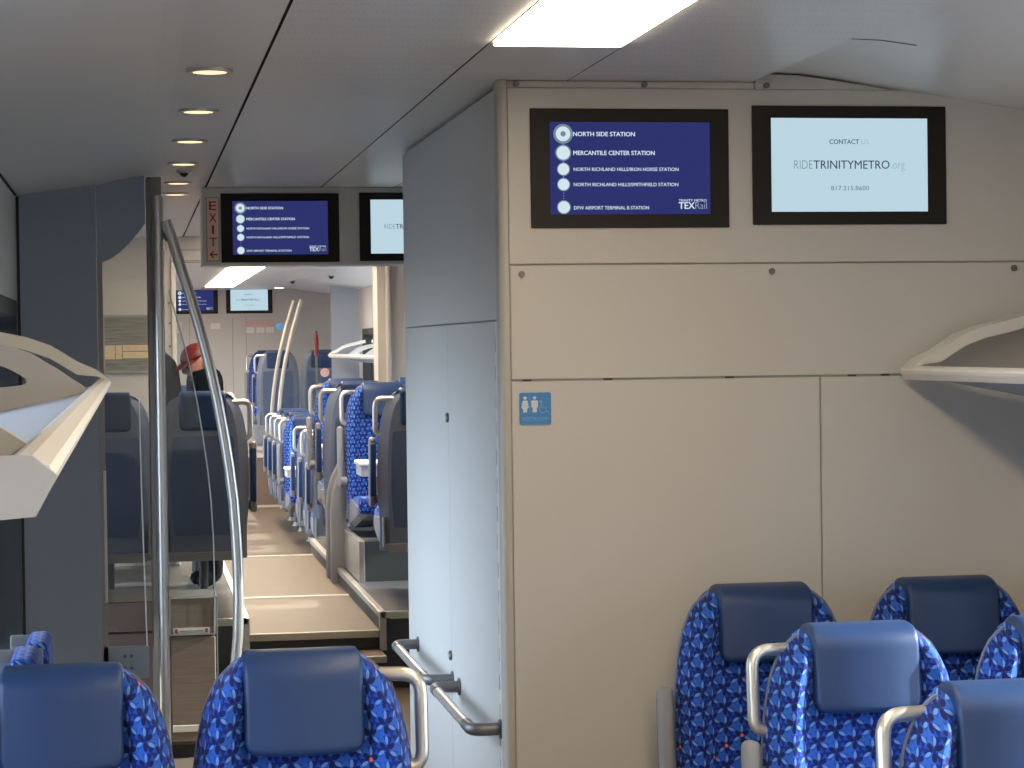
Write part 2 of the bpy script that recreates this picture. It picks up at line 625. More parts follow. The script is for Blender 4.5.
# far raised floor
mb = MB(); mb.box(XL, XR, 25.0, YE, 0.0, 0.60)
fp = struct(mb.build('floor_far', 'brown'))
mb = MB(); mb.box(XL, XR, 24.985, 25.02, 0.565, 0.604); mb.build('edge_strip', 'nosing', fp)
mb = MB(); mb.box(XL, XR, 24.985, 25.0, 0.0, 0.025); mb.build('base_strip', 'nosing', fp)

# ------------------------------------------------------------------ ceiling
prof = [(-0.50, E + 0.632, 0), (-0.44, E + 0.645, 0), (-0.30, E + 0.663, 0), (-0.14, E + 0.688, 0), (-0.02, E + 0.711, 0), (0.08, E + 0.728, 0), (0.13, ZC, 0),
        (0.341, ZC, 2), (0.341, ZC + 0.012, 2), (0.349, ZC + 0.012, 2), (0.349, ZC, 1),
        (0.8645, ZC, 2), (0.8645, ZC + 0.010, 2), (0.8695, ZC + 0.010, 2), (0.8695, ZC, 0),
        (1.205, ZC, 2), (1.205, ZC + 0.006, 2), (1.2085, ZC + 0.006, 2), (1.2085, ZC, 1),
        (1.735, ZC, 2), (1.735, ZC + 0.029, 2), (1.742, ZC + 0.029, 0), (1.875, E + 0.757, 0), (1.97, E + 0.745, 0), (2.08, E + 0.727, 0), (2.25, E + 0.701, 0),
        (2.40, E + 0.679, 0), (2.60, E + 0.648, 0)]
mb = MB()
mi = []
for (a, b) in zip(prof[:-1], prof[1:]):
    vs = mb.add([(a[0], YB, a[1]), (b[0], YB, b[1]), (b[0], YE + 0.1, b[1]), (a[0], YE + 0.1, a[1])], [(0, 1, 2, 3)])
    mi.append(a[2])
top = mb.add([(-0.55, YB, E + 1.0), (2.65, YB, E + 1.0), (2.65, YE + 0.1, E + 1.0), (-0.55, YE + 0.1, E + 1.0)], [(0, 1, 2, 3)])
mb.bm.faces.ensure_lookup_table()
for f, i in zip(mb.bm.faces, mi):
    f.material_index = i
bmesh.ops.remove_doubles(mb.bm, verts=mb.bm.verts, dist=1e-5)
cl = struct(mb.build('ceiling', ['ceil', 'perf', 'gap']))
for x0, x1, z0, z1 in ((-0.62, -0.5, E + 0.60, E + 1.0), (2.6, 2.72, E + 0.60, E + 1.0)):
    mb = MB(); mb.box(x0, x1, YB, YE + 0.1, z0, z1); mb.build('cornice', 'ceil', cl)
# joint across the curved right cover
mb = MB(); mb.tube([(1.745, 5.32, E + 0.7605), (1.80, 5.32, E + 0.7595), (1.875, 5.32, E + 0.7568), (1.97, 5.32, E + 0.7448)], 0.0018, 6); mb.build('seam', 'gap', cl)

# ------------------------------------------------------------------ side walls with windows
WZ0, WZ1 = E - 1.22, E + 0.19
LW = [(-3.6, -1.2), (-0.8, 1.6), (2.0, 4.6), (6.2, 9.05), (11.9, 13.9), (16.4, 19.0), (19.4, 22.0), (22.4, 24.6), (25.1, 27.2)]  # last two openings added to brighten the far end wall
RW = [(-3.6, -1.2), (-0.8, 1.3), (1.7, 3.2), (3.45, 5.15), (9.0, 10.0), (12.0, 13.35), (14.1, 16.0), (16.6, 18.9), (19.3, 21.6), (22.0, 24.4), (25.1, 27.2)]  # last opening added to brighten the far end; pillar gap set to shade seats
wn_ = [0]


def side_wall(name, x, th, wins):
    """wall slab with rectangular openings, each filled by a rounded window"""
    x0, x1 = (x - th, x) if x < 0 else (x, x + th)
    mb = MB()
    mb.box(x0, x1, YB, YE, 0, WZ0)
    mb.box(x0, x1, YB, YE, WZ1, E + 0.66)
    e = YB
    for a, b in wins + [(YE, YE)]:
        mb.box(x0, x1, e, a, WZ0, WZ1)
        e = b
    wl = struct(mb.build(name, 'panel'))
    for a, b in wins:
        wn_[0] += 1
        s = 1 if x < 0 else -1
        root = bpy.data.objects.new('window_%d' % wn_[0], None)
        C.objects.link(root)
        struct(root)
        root.location = (x, (a + b) / 2, WZ0)
        hb, hz = (b - a) / 2, WZ1 - WZ0
        out = rrect(-hb - 0.012, hb + 0.012, -0.012, hz + 0.012, 0.03)
        inn = rrect(-hb + 0.05, hb - 0.05, 0.05, hz - 0.05, 0.09)
        lo, hi = sorted((s * 0.012, -s * th))
        q = MB(); q.ringplate(out, inn, lo, hi, 'X'); q.build('window_frame', 'rubber', root, True)
        q = MB(); q.box(*sorted((-s * 0.040, -s * 0.048)), -hb + 0.04, hb - 0.04, 0.04, hz - 0.04)
        q.build('pane', 'winglass', root)
        li = bpy.data.lights.new('daylight_portal', 'AREA')
        li.shape = 'RECTANGLE'
        li.size, li.size_y = hz, b - a
        li.cycles.is_portal = True
        lo_ = bpy.data.objects.new('daylight_portal', li)
        C.objects.link(lo_)
        lo_.location = (x - s * (th + 0.02), (a + b) / 2, (WZ0 + WZ1) / 2)
        lo_.rotation_euler = (0, -s * PI / 2, 0)
    return wl


side_wall('wall_left', XL, 0.10, LW)
side_wall('wall_right', XR, 0.10, RW)
mb = MB(); mb.box(XL - 0.1, XR + 0.1, YB - 0.1, YB, 0, E + 1.0); struct(mb.build('wall_rear', 'panel'))
mb = MB(); mb.tube([(XL + 0.004, -3.9, E + 0.640), (XL + 0.004, 9.2, E + 0.640)], 0.005, 6); struct(mb.build('trim_1', 'gap'))

# ------------------------------------------------------------------ restroom block: bulkhead and corridor side
BX = 1.032
mb = MB(); mb.box(BX, XR - 0.002, 6.006, 8.26, 0, E + 0.728)
bh = struct(mb.build('wall_front', 'frame'))


def face_panel(parent, x0, x1, z0, z1, m='panel', d=0.006, y=6.006, name='panel'):
    q = MB(); q.box(x0, x1, y - d, y + 0.002, z0, z1, 0.0022, 2)
    return q.build(name, m, parent)


g = 0.0022
face_panel(bh, BX + 0.002, 1.738, E + 0.712, E + 0.7305, d=0.004, name='top_strip')
q = MB(); q.prism([(1.745, E + 0.712), (2.14, E + 0.712), (2.08, E + 0.7215), (1.97, E + 0.739), (1.875, E + 0.751), (1.745, E + 0.756)], 6.002, 6.008, 'Y'); q.build('top_strip', 'panel', bh)
face_panel(bh, BX + 0.002, XR - 0.004, E + 0.2215 + g, E + 0.7105, d=0.008)
face_panel(bh, BX + 0.004, XR - 0.004, E - 0.0985 + g, E + 0.2215 - g)
face_panel(bh, BX + 0.004, 1.9255 - g, 0.02, E - 0.1005 - g)
face_panel(bh, 1.9255 + g, XR - 0.004, 0.02, E - 0.1005 - g)
for x, z in ((1.060, 0.722), (1.423, 0.722), (1.776, 0.722), (1.068, 0.196), (1.786, 0.199), (2.508, 0.203)):
    q = MB(); q.disc((x, 5.992, E + z), 0.0085, 0.010, 'Y', 16); q.disc((x, 5.9905, E + z), 0.004, 0.003, 'Y', 6)
    q.build('screw', 'darkmetal', bh, True)
for x in (1.08, 1.31, 1.66, 2.02, 2.12):
    q = MB(); q.box(x - 0.012, x + 0.012, 6.0, 6.006, E - 0.1005, E - 0.0965); q.build('clip', 'gap', bh)
# rounded corner post
q = MB()
arc = [(BX - 0.026, 6.056), (BX - 0.026, 6.010)] + [(BX - 0.026 + 0.018 * (1 - math.cos(k * PI / 16)), 6.010 - 0.018 * math.sin(k * PI / 16)) for k in range(1, 9)] + [(BX - 0.0005, 5.992), (BX - 0.0005, 6.056)]
q.prism(arc, 0.0, E + 0.731, 'Z')
q.build('corner_post', 'post', bh, True)
# corridor side skin
mb = MB(); mb.box(BX - 0.012, BX - 0.001, 6.057, 8.26, E + 0.072, E + 0.722, 0.002)
cw = struct(mb.build('wall_corridor', 'panel'))
for a, b in ((6.172, 7.128), (7.132, 8.255)):
    q = MB(); q.box(BX - 0.012, BX - 0.001, a, b, 0.02, E + 0.067, 0.002); q.build('panel', 'panel', cw)
q = MB(); q.box(BX - 0.013, BX - 0.001, 6.057, 6.168, 0.0, E + 0.067, 0.002); q.build('edge_strip', 'white', cw)
q = MB()
for k in range(22):
    q.box(BX - 0.0145, BX - 0.012, 6.158, 6.166, 0.10 + k * 0.08, 0.14 + k * 0.08)
q.build('brush_seal', 'alu', cw)
q = MB(); q.box(BX - 0.004, BX + 0.01, 8.255, 8.275, 0.0, E + 0.70); q.build('edge_strip', 'white', cw)
for z in (-0.235, -1.015):
    q = MB(); q.disc((BX - 0.020, 7.13, E + z), 0.016, 0.010, 'X', 20)
    l = q.build('latch', 'darkmetal', cw, True)
    q = MB(); q.box(BX - 0.024, BX - 0.018, 7.112, 7.148, E + z - 0.004, E + z + 0.004, 0.001); q.build('slot_bar', 'alu', l)


def grab_rail(y0, y1, label):
    t = thing('grab_rail', label, 'handrail', (BX - 0.012, (y0 + y1) / 2, E - 1.09), 0, 'handrails on the corridor wall')
    h = (y1 - y0) / 2
    q = MB(); q.tube([(-0.085, -h + 0.03, 0), (-0.085, h - 0.03, 0)], 0.0165, 16); q.build('rail_tube', 'steel', t, True)
    for s in (-1, 1):
        pts = smoothpath([(0, s * h, 0), (-0.085, s * h, 0), (-0.085, s * (h - 0.10), 0)], 0.045, 6)
        q = MB(); q.tube(pts, 0.0185, 14); q.disc((-0.006, s * h, 0), 0.028, 0.006, 'X', 18)
        q.build('end_bracket', 'darkmetal', t, True)
    return t


# ------------------------------------------------------------------ information displays
def display(kind, x0, y, z0, wd, label, detail=True):
    """screen panel whose lower left corner is (x0, z0), facing -Y"""
    h = wd * 0.585
    t = thing('information_display', label, 'screen', (x0, y, z0), 0, 'passenger information screens')
    k = wd / 0.566

    def px(u):
        return u * wd

    def pz(v):
        return h * (1 - v)
    q = MB(); q.box(0, wd, 0.0, 0.006, 0, h, 0.002); q.build('bezel', 'bezel', t)
    if kind == 'route':
        s0, s1, t0, t1 = 0.097, 0.903, 0.113, 0.887
    else:
        s0, s1, t0, t1 = 0.096, 0.901, 0.104, 0.892
    q = MB(); q.box(px(s0), px(s1), -0.0006, 0.0, pz(t1), pz(t0)); q.build('screen', 'scr_blue' if kind == 'route' else 'scr_white', t)
    ys = -0.0010
    if kind == 'route':
        q = MB(); q.box(px(0.1605), px(0.1655), ys, ys + 0.0002, pz(0.64), pz(0.21))
        for i in range(5):
            q.box(px(0.1605), px(0.1655), ys, ys + 0.0002, pz(0.705 + i * 0.022 + 0.008), pz(0.705 + i * 0.022))
        q.build('route_line', 't_grey', t)
        for v, r in ((0.214, 0.0275), (0.372, 0.0225), (0.509, 0.0185), (0.637, 0.0185), (0.827, 0.0195)):
            q = MB(); q.disc((px(0.163), ys - 0.0003, pz(v)), r * k, 0.0002, 'Y', 28); q.build('stop_ring', 't_grey', t)
        for v, r in ((0.214, 0.0205), (0.372, 0.0188), (0.509, 0.0158), (0.637, 0.0158), (0.827, 0.0168)):
            q = MB(); q.disc((px(0.163), ys - 0.0006, pz(v)), r * k, 0.0002, 'Y', 28); q.build('stop_dot', 't_white', t)
        q = MB(); q.disc((px(0.163), ys - 0.0009, pz(0.214)), 0.0075 * k, 0.0002, 'Y', 20); q.build('stop_centre', 't_grey', t)
        for txt, v, u1, cap in (('NORTH SIDE STATION', 0.214, 0.523, 0.0120), ('MERCANTILE CENTER STATION', 0.372, 0.622, 0.0120),
                                ('NORTH RICHLAND HILLS/IRON HORSE STATION', 0.509, 0.742, 0.0095), ('NORTH RICHLAND HILLS/SMITHFIELD STATION', 0.637, 0.740, 0.0095),
                                ('DFW AIRPORT TERMINAL B STATION', 0.832, 0.590, 0.0095)):
            lettering('stop_name', txt, 't_white', t, px(0.2137), pz(v) - cap * k / 2, ys, (u1 - 0.2137) * wd, cap * k, 0.022 if cap > 0.011 else 0.010)
        lettering('logo_text', 'TRINITY METRO', 't_white', t, px(0.742), pz(0.782), ys, 0.141 * wd, 0.0068 * k, 0.012)
        lettering('logo_text', 'TEX', 't_white', t, px(0.742), pz(0.842), ys, 0.080 * wd, 0.0185 * k, 0.022)
        lettering('logo_text', 'Rail', 't_pale', t, px(0.826), pz(0.842), ys, 0.058 * wd, 0.0185 * k, -0.012)
    else:
        def L(txt, m, u0, u1, vb, vt, bold):
            cap = (vb - vt) * h
            lettering('screen_text', txt, m, t, px(u0), pz(vb), ys, (u1 - u0) * wd, cap, bold)
        L('CONTACT', 't_dark', 0.394, 0.546, 0.322, 0.282, 0.012)
        L('US', 't_pale', 0.557, 0.597, 0.322, 0.282, -0.006)
        L('RIDE', 't_mid', 0.212, 0.306, 0.530, 0.459, -0.014)
        L('TRINITYMETRO', 't_dark', 0.311, 0.703, 0.530, 0.459, 0.006)
        L('.org', 't_pale', 0.710, 0.782, 0.530, 0.459, -0.008)
        L('817.215.8600', 't_mid', 0.400, 0.596, 0.712, 0.674, 0.004)
    return t


display('route', 1.096, 5.990, E + 0.3225, 0.566, 'black framed screen with blue station list, on the near beige bulkhead')
display('contact', 1.7305, 5.990, E + 0.3295, 0.573, 'black framed pale screen showing contact details, on the near beige bulkhead')

# restroom sign
t = thing('restroom_sign', 'small blue restroom sign with white figures, on the beige bulkhead', 'sign', (1.0575, 5.9985, E - 0.2215))
q = MB(); q.prism(rrect(0, 0.089, 0, 0.089, 0.006), -0.002, 0.0015, 'Y'); q.build('plate', 'signblue', t)


def fig(cx, kind):
    q = MB()
    y0, y1 = -0.0028, -0.0020
    q.disc((cx, y0, 0.0740), 0.0046, 0.0008, 'Y', 16)
    if kind == 'w':
        q.prism([(cx - 0.0065, 0.067), (cx + 0.0065, 0.067), (cx + 0.0105, 0.048), (cx + 0.006, 0.043), (cx + 0.005, 0.034), (cx - 0.005, 0.034), (cx - 0.006, 0.043), (cx - 0.0105, 0.048)], y0, y1, 'Y')
    else:
        q.prism([(cx - 0.0095, 0.067), (cx + 0.0095, 0.067), (cx + 0.0095, 0.048), (cx + 0.006, 0.048), (cx + 0.006, 0.034), (cx - 0.006, 0.034), (cx - 0.006, 0.048), (cx - 0.0095, 0.048)], y0, y1, 'Y')
    q.build('figure', 'signpale', t)


fig(0.0155, 'w'); fig(0.0425, 'm')
q = MB(); q.box(0.0285, 0.0295, -0.0028, -0.002, 0.033, 0.077); q.build('divider', 'signmid', t)
q = MB()
q.disc((0.0600, -0.0028, 0.0630), 0.0038, 0.0008, 'Y', 14)
q.tube([(0.0605, -0.0024, 0.058), (0.0612, -0.0024, 0.047), (0.0730, -0.0024, 0.046), (0.0775, -0.0024, 0.035), (0.0815, -0.0024, 0.0365)], 0.0014, 6)
q.tube([(0.065 + 0.0095 * math.cos(math.radians(a)), -0.0024, 0.0425 + 0.0095 * math.sin(math.radians(a))) for a in range(125, 390, 15)], 0.0012, 6)
q.build('wheelchair_symbol', 'signmid', t)
lettering('sign_text', 'RESTROOM', 'signmid', t, 0.008, 0.0115, -0.0024, 0.073, 0.0095, 0.0)

grab_rail(6.15, 6.95, 'nearest steel handrail low on the pale corridor wall')
grab_rail(7.10, 7.98, 'farther steel handrail low on the pale corridor wall')


# ------------------------------------------------------------------ lamps
def strip_lamp(y0, y1, label, m='lamp'):
    t = thing('ceiling_lamp', label, 'lamp', (1.03, (y0 + y1) / 2, ZC), 0, 'long ceiling lamps')
    h = (y1 - y0) / 2
    q = MB(); q.prism(rrect(-0.158, 0.158, -h, h, 0.012), -0.010, 0.0005, 'Z'); q.build('diffuser', m, t)
    return t


strip_lamp(-3.6, 5.25, 'long glowing ceiling lamp panel in front of the beige bulkhead')
strip_lamp(11.0, 26.0, 'distant long glowing ceiling lamp beyond the hanging screens', 'lampfar')
for i, y in enumerate((5.83, 6.81, 7.79, 8.74, 9.75, 10.45)):
    t = thing('downlight', ('nearest', 'second nearest', 'third nearest', 'fourth nearest', 'fifth nearest', 'farthest')[i] + ' round warm downlight in the row of the left ceiling',
              'lamp', (0.215, y, ZC), 0, 'round ceiling downlights')
    n = 32
    q = MB(); ro, ri = 0.062, 0.045
    q.ringplate([(ro * math.cos(2 * PI * k / n), ro * math.sin(2 * PI * k / n)) for k in range(n)], [(ri * math.cos(2 * PI * k / n), ri * math.sin(2 * PI * k / n)) for k in range(n)], -0.008, 0.0005, 'Z')
    q.build('trim_ring', 'alu', t, True)
    q = MB(); q.disc((0, 0, -0.0065), 0.045, 0.004, 'Z', 32); q.build('lens', 'spot', t)
t = thing('ceiling_camera', 'tiny dark ceiling camera between the round downlights', 'camera', (0.225, 9.1, ZC))
q = MB(); q.disc((0, 0, -0.012), 0.030, 0.013, 'Z', 24); q.build('base', 'white', t, True)
q = MB(); q.tube([(0, 0, -0.008), (0, 0, -0.02), (0, 0, -0.028)], [0.02, 0.016, 0.006], 16); q.build('lens_dome', 'rubber', t, True)

# ------------------------------------------------------------------ left windscreen partition with its curved pole
PY = 9.30
t = thing('windscreen_partition', 'dark grey partition with glass panel beside the left wall', 'partition', (XL, PY, 0))
ox = -XL


def L_(x):
    return x + ox


q = MB()
q.prism([(0.003, 0.0), (L_(-0.1355), 0.0), (L_(-0.1355), E + 0.685), (L_(-0.30), E + 0.661), (0.003, E + 0.640)], -0.015, 0.02, 'Y')
q.build('solid_panel', 'greypanel', t)
q = MB(); q.box(0.002, 0.014, -0.020, -0.014, 0.0, E + 0.638); q.build('edge_seal', 'rubber', t)
q = MB()
ar = [(L_(-0.134), E + 0.362)]
for k in range(1, 11):
    a = k / 10.0
    ar.append((L_(-0.134 + 0.201 * a), E + 0.362 + 0.165 * (a ** 1.7)))
q.prism(ar + [(L_(0.067), E + 0.724), (L_(-0.02), E + 0.708), (L_(-0.134), E + 0.684)], -0.015, 0.02, 'Y')
q.build('upper_panel', 'greypanel', t)
q = MB(); q.box(L_(-0.134), L_(-0.112), -0.012, 0.012, E - 1.36, E + 0.37); q.build('glass_frame', 'frame', t)
q = MB(); q.box(L_(-0.122), L_(-0.110), -0.016, -0.010, E - 1.05, E - 0.50, 0.002); q.build('edge_grip', 'white', t)
q = MB(); q.prism([(L_(-0.114), E - 1.235), (L_(0.072), E - 1.235), (L_(0.072), E + 0.53)] + [(a, b + 0.004) for a, b in reversed(ar)], -0.003, 0.003, 'Y')
gp = q.build('glass_pane', 'clear', t)
q = MB(); q.box(L_(-0.134), L_(0.055), -0.012, 0.012, E - 1.37, E - 1.235, 0.002); lp = q.build('kick_panel', 'greypanel', t)
for x, z in ((-0.045, -1.275), (-0.018, -1.275), (-0.045, -1.325), (-0.018, -1.325)):
    q = MB(); q.disc((L_(x), -0.016, E + z), 0.0075, 0.005, 'Y', 14); q.build('screw', 'darkmetal', lp, True)
q = MB(); q.box(L_(0.070), L_(0.135), 0.0, 0.05, 0.0, E + 0.72, 0.006); q.build('post', 'frame', t)
q = MB(); q.tube([(L_(0.118), -0.03, 0.0), (L_(0.118), -0.03, E + 0.64)], 0.0225, 20); q.build('pole', 'steel', t, True)
cpts = [(0.150, 0.535), (0.178, 0.45), (0.208, 0.345), (0.239, 0.248), (0.272, 0.130), (0.305, 0.0), (0.331, -0.110), (0.352, -0.214), (0.377, -0.36), (0.397, -0.50), (0.412, -0.636), (0.421, -0.78), (0.426, -0.92), (0.427, -1.06), (0.422, -1.20), (0.412, -1.31), (0.404, -1.45), (0.400, -1.60), (0.400, -1.79)]
q = MB(); q.tube([(L_(x), -0.045, E + z) for x, z in cpts], 0.0225, 18); q.build('curved_pole', 'steel', t, True)
q = MB(); q.tube([(L_(0.118), 0.0, E + 0.50), (L_(0.150), -0.04, E + 0.47), (L_(0.172), -0.045, E + 0.455)], 0.017, 12); q.build('bracket', 'darkmetal', t, True)
inner = [(x - 0.082 - 0.018 * min(1, max(0, -z)), z) for x, z in cpts if -1.3 < z < 0.30]
q = MB(); q.prism([(L_(0.142), E + 0.30), (L_(0.142), E - 1.28)] + [(L_(x), E + z) for x, z in reversed(inner)], -0.022, -0.016, 'Y')
q.build('glass_pane', 'clear', t)
q = MB(); q.tube([(L_(x + 0.001), -0.019, E + z) for x, z in inner], 0.0032, 8); q.build('glass_edge', 'glassedge', t, True)
q = MB(); q.tube([(L_(0.030), -0.010, E - 0.20), (L_(0.034), -0.010, E - 0.60), (L_(0.047), -0.010, E - 1.235)], 0.003, 8); q.build('glass_edge', 'glassedge', t, True)

# ------------------------------------------------------------------ portal with the hanging screens
mb = MB(); mb.box(0.325, 1.60, 10.06, 10.30, E + 0.378, E + 0.7312, 0.004)
hd = struct(mb.build('trim_2', 'ceil'))
display('route', 0.411, 10.054, E + 0.3905, 0.536, 'hanging blue station list screen above the aisle beside the exit sign')
display('contact', 1.040, 10.054, E + 0.3935, 0.536, 'hanging pale contact screen, partly hidden by the corridor wall')
t = thing('exit_sign', 'narrow upright exit sign with stacked red letters, left of the hanging screen', 'sign', (0.344, 10.058, E + 0.396))
q = MB(); q.box(0, 0.0585, -0.012, 0.001, 0, 0.290, 0.002); q.build('sign_box', 'frame', t)
q = MB(); q.box(0.004, 0.0545, -0.0135, -0.012, 0.004, 0.286); q.build('sign_face', 'exitbg', t)
for i, ch in enumerate('EXIT'):
    lettering('letter', ch, 'red', t, 0.030, 0.232 - i * 0.0545, -0.0142, 0.031 if ch != 'I' else 0.009, 0.040, 0.012, 'C')
q = MB()
q.prism([(0.012, 0.031), (0.028, 0.048), (0.035, 0.048), (0.024, 0.0345), (0.049, 0.0345), (0.049, 0.0275), (0.024, 0.0275), (0.035, 0.014), (0.028, 0.014)], -0.0145, -0.0136, 'Y')
q.build('arrow', 'red', t)

# ------------------------------------------------------------------ litter bin and low cabinet
t = thing('litter_bin', 'brown litter bin cabinet with a small label, beside the silver pole', 'bin', (0.252, 9.76, 0))
q = MB(); q.box(-0.105, 0.105, 0.0, 0.30, 0.06, E - 1.088, 0.004); q.build('cabinet', 'riser', t)
q = MB(); q.box(-0.100, 0.094, -0.010, 0.0, E - 1.252, E - 1.094, 0.004); fl_ = q.build('flap', 'brown', t)
q = MB(); q.ringplate(rrect(-0.104, 0.098, E - 1.256, E - 1.090, 0.006), rrect(-0.099, 0.093, E - 1.251, E - 1.095, 0.005), -0.013, -0.001, 'Y'); q.build('flap_frame', 'alu', fl_)
q = MB(); q.box(-0.100, 0.094, -0.010, 0.0, 0.075, E - 1.264, 0.004); q.build('door', 'brown', t)
q = MB(); q.box(-0.090, 0.070, -0.0125, -0.0095, E - 1.250, E - 1.224); lb_ = q.build('sign_plate', 'paper', t)
for a in (-0.083, 0.050):
    q = MB(); q.box(a, a + 0.013, -0.0135, -0.0125, E - 1.246, E - 1.228); q.build('red_mark', 'red', lb_)
q = MB(); q.box(-0.060, 0.042, -0.0135, -0.0125, E - 1.239, E - 1.235); q.build('print_line', 'frame', lb_)
q = MB(); q.box(-0.098, 0.052, -0.013, -0.009, E - 1.682, E - 1.652, 0.002); q.build('pale_strip', 'nosing', t)
q = MB(); q.box(-0.100, 0.100, 0.02, 0.29, 0.0, 0.06); q.build('plinth', 'rubber', t)
t = thing('low_cabinet', 'low mauve brown cabinet behind the glass panel', 'cabinet', (-0.11, 10.0, 0))
q = MB(); q.box(-0.05, 0.215, 0, 0.55, 0.0, E - 1.13, 0.003); q.build('body', 'riser', t)
q = MB(); q.box(-0.05, 0.215, -0.012, 0, E - 1.262, E - 1.135, 0.003); q.build('upper_front', 'mauve', t)
q = MB(); q.box(-0.05, 0.215, -0.012, 0, 0.03, E - 1.272, 0.003); q.build('lower_front', 'mauve', t)


# ------------------------------------------------------------------ luggage racks
def rack(x, s, y0, y1, plates, label, z=E):
    """s = +1: grows from the left wall towards +x. Local x is distance from the wall."""
    t = thing('luggage_rack', label, 'rack', (x, 0, z), 0, 'luggage racks along the side walls')

    def X(v):
        return s * v
    q = MB()
    q.prism([(X(0.0), -0.150), (X(0.17), -0.131), (X(0.372), -0.090), (X(0.372), -0.108), (X(0.28), -0.118), (X(0.0), -0.172)], y0 + 0.01, y1 - 0.005, 'Y')
    q.build('shelf', 'rackshelf', t)
    q = MB()
    q.prism([(X(0.366), -0.092), (X(0.372), -0.078), (X(0.380), -0.0735), (X(0.390), -0.0735), (X(0.403), -0.0795), (X(0.407), -0.086), (X(0.404), -0.095), (X(0.393), -0.112), (X(0.366), -0.114)], y0 + 0.012, y1, 'Y')
    q.build('lip', 'white', t)
    q = MB()
    q.prism([(X(0.0), -0.100), (X(0.30), -0.074), (X(0.376), -0.0715), (X(0.3925), -0.072), (X(0.409), -0.0855), (X(0.394), -0.1135), (X(0.30), -0.120), (X(0.0), -0.178)], y0, y0 + 0.013, 'Y')
    q.build('end_cap', 'rackgrey', t)
    arch = [(0.404, -0.079), (0.372, -0.052), (0.321, -0.029), (0.285, -0.006), (0.249, 0.016), (0.19, 0.037), (0.12, 0.052), (0.05, 0.070), (0.0, 0.078)]
    n = len(arch)
    ins = []
    for i, (a, b) in enumerate(arch):
        p, r = arch[max(i - 1, 0)], arch[min(i + 1, n - 1)]
        dx, dz = r[0] - p[0], r[1] - p[1]
        l = math.hypot(dx, dz)
        ins.append((a + dz / l * -0.0, b - 0.034 if i > 1 else b - 0.006 - 0.010 * i))
    q = MB(); q.prism([(X(a), b) for a, b in arch + ins[::-1]], y1 - 0.10, y1, 'Y'); q.build('arched_bracket', 'white', t, True, 30)
    for yp in plates:
        top_ = [(0.366, -0.084), (0.33, -0.060), (0.302, -0.040), (0.27, -0.020), (0.246, -0.004), (0.21, 0.008), (0.168, 0.018), (0.10, 0.03), (0.0, 0.042)]
        bot_ = [(0.0, -0.150), (0.06, -0.143), (0.10, -0.139), (0.17, -0.131), (0.22, -0.121), (0.26, -0.113), (0.30, -0.105), (0.34, -0.096), (0.368, -0.089)]
        outer = top_ + bot_
        inn = [(0.236, -0.066), (0.234, -0.060), (0.228, -0.055), (0.21, -0.044), (0.19, -0.034), (0.165, -0.026), (0.14, -0.018), (0.10, -0.008), (0.03, 0.004),
               (0.03, -0.085), (0.07, -0.083), (0.11, -0.081), (0.14, -0.080), (0.17, -0.078), (0.19, -0.077), (0.212, -0.075), (0.228, -0.073), (0.234, -0.070)]
        q = MB(); q.ringplate([(X(a), b) for a, b in outer], [(X(a), b) for a, b in inn], yp - 0.012, yp + 0.012, 'Y')
        q.build('side_plate', 'rackgrey', t)
    return t


rack(XL, 1, 1.54, 5.95, (2.05, 4.90), 'pale luggage rack on the left wall, close to the viewer')
rack(XR, -1, 1.54, 5.95, (2.05, 4.90), 'pale luggage rack end on the right wall against the beige bulkhead')
rack(XR, -1, 18.6, 24.3, (19.5, 21.0, 22.6), 'distant pale luggage rack on the right wall beyond the aisle seats')

# ------------------------------------------------------------------ seats
SW = [(0.42, 0.244), (0.50, 0.252), (0.60, 0.257), (0.72, 0.259), (0.85, 0.255), (0.93, 0.248), (1.00, 0.236), (1.05, 0.224), (1.09, 0.207), (1.12, 0.189), (1.14, 0.167), (1.153, 0.150), (1.161, 0.128), (1.164, 0.092)]


def yc(z):
    return (z - 0.42) * 0.12


def half(z):
    for (a, p), (b, q) in zip(SW[:-1], SW[1:]):
        if a <= z <= b:
            return p + (q - p) * (z - a) / (b - a)
    return SW[0][1] if z < SW[0][0] else SW[-1][1]


def arc_uv(ring, v, mid=12):
    n = len(ring)
    d = [0.0]
    for a, b in zip(ring[:-1], ring[1:]):
        d.append(d[-1] + (Vector(a) - Vector(b)).length)
    return [(k - d[mid], v) for k in d]


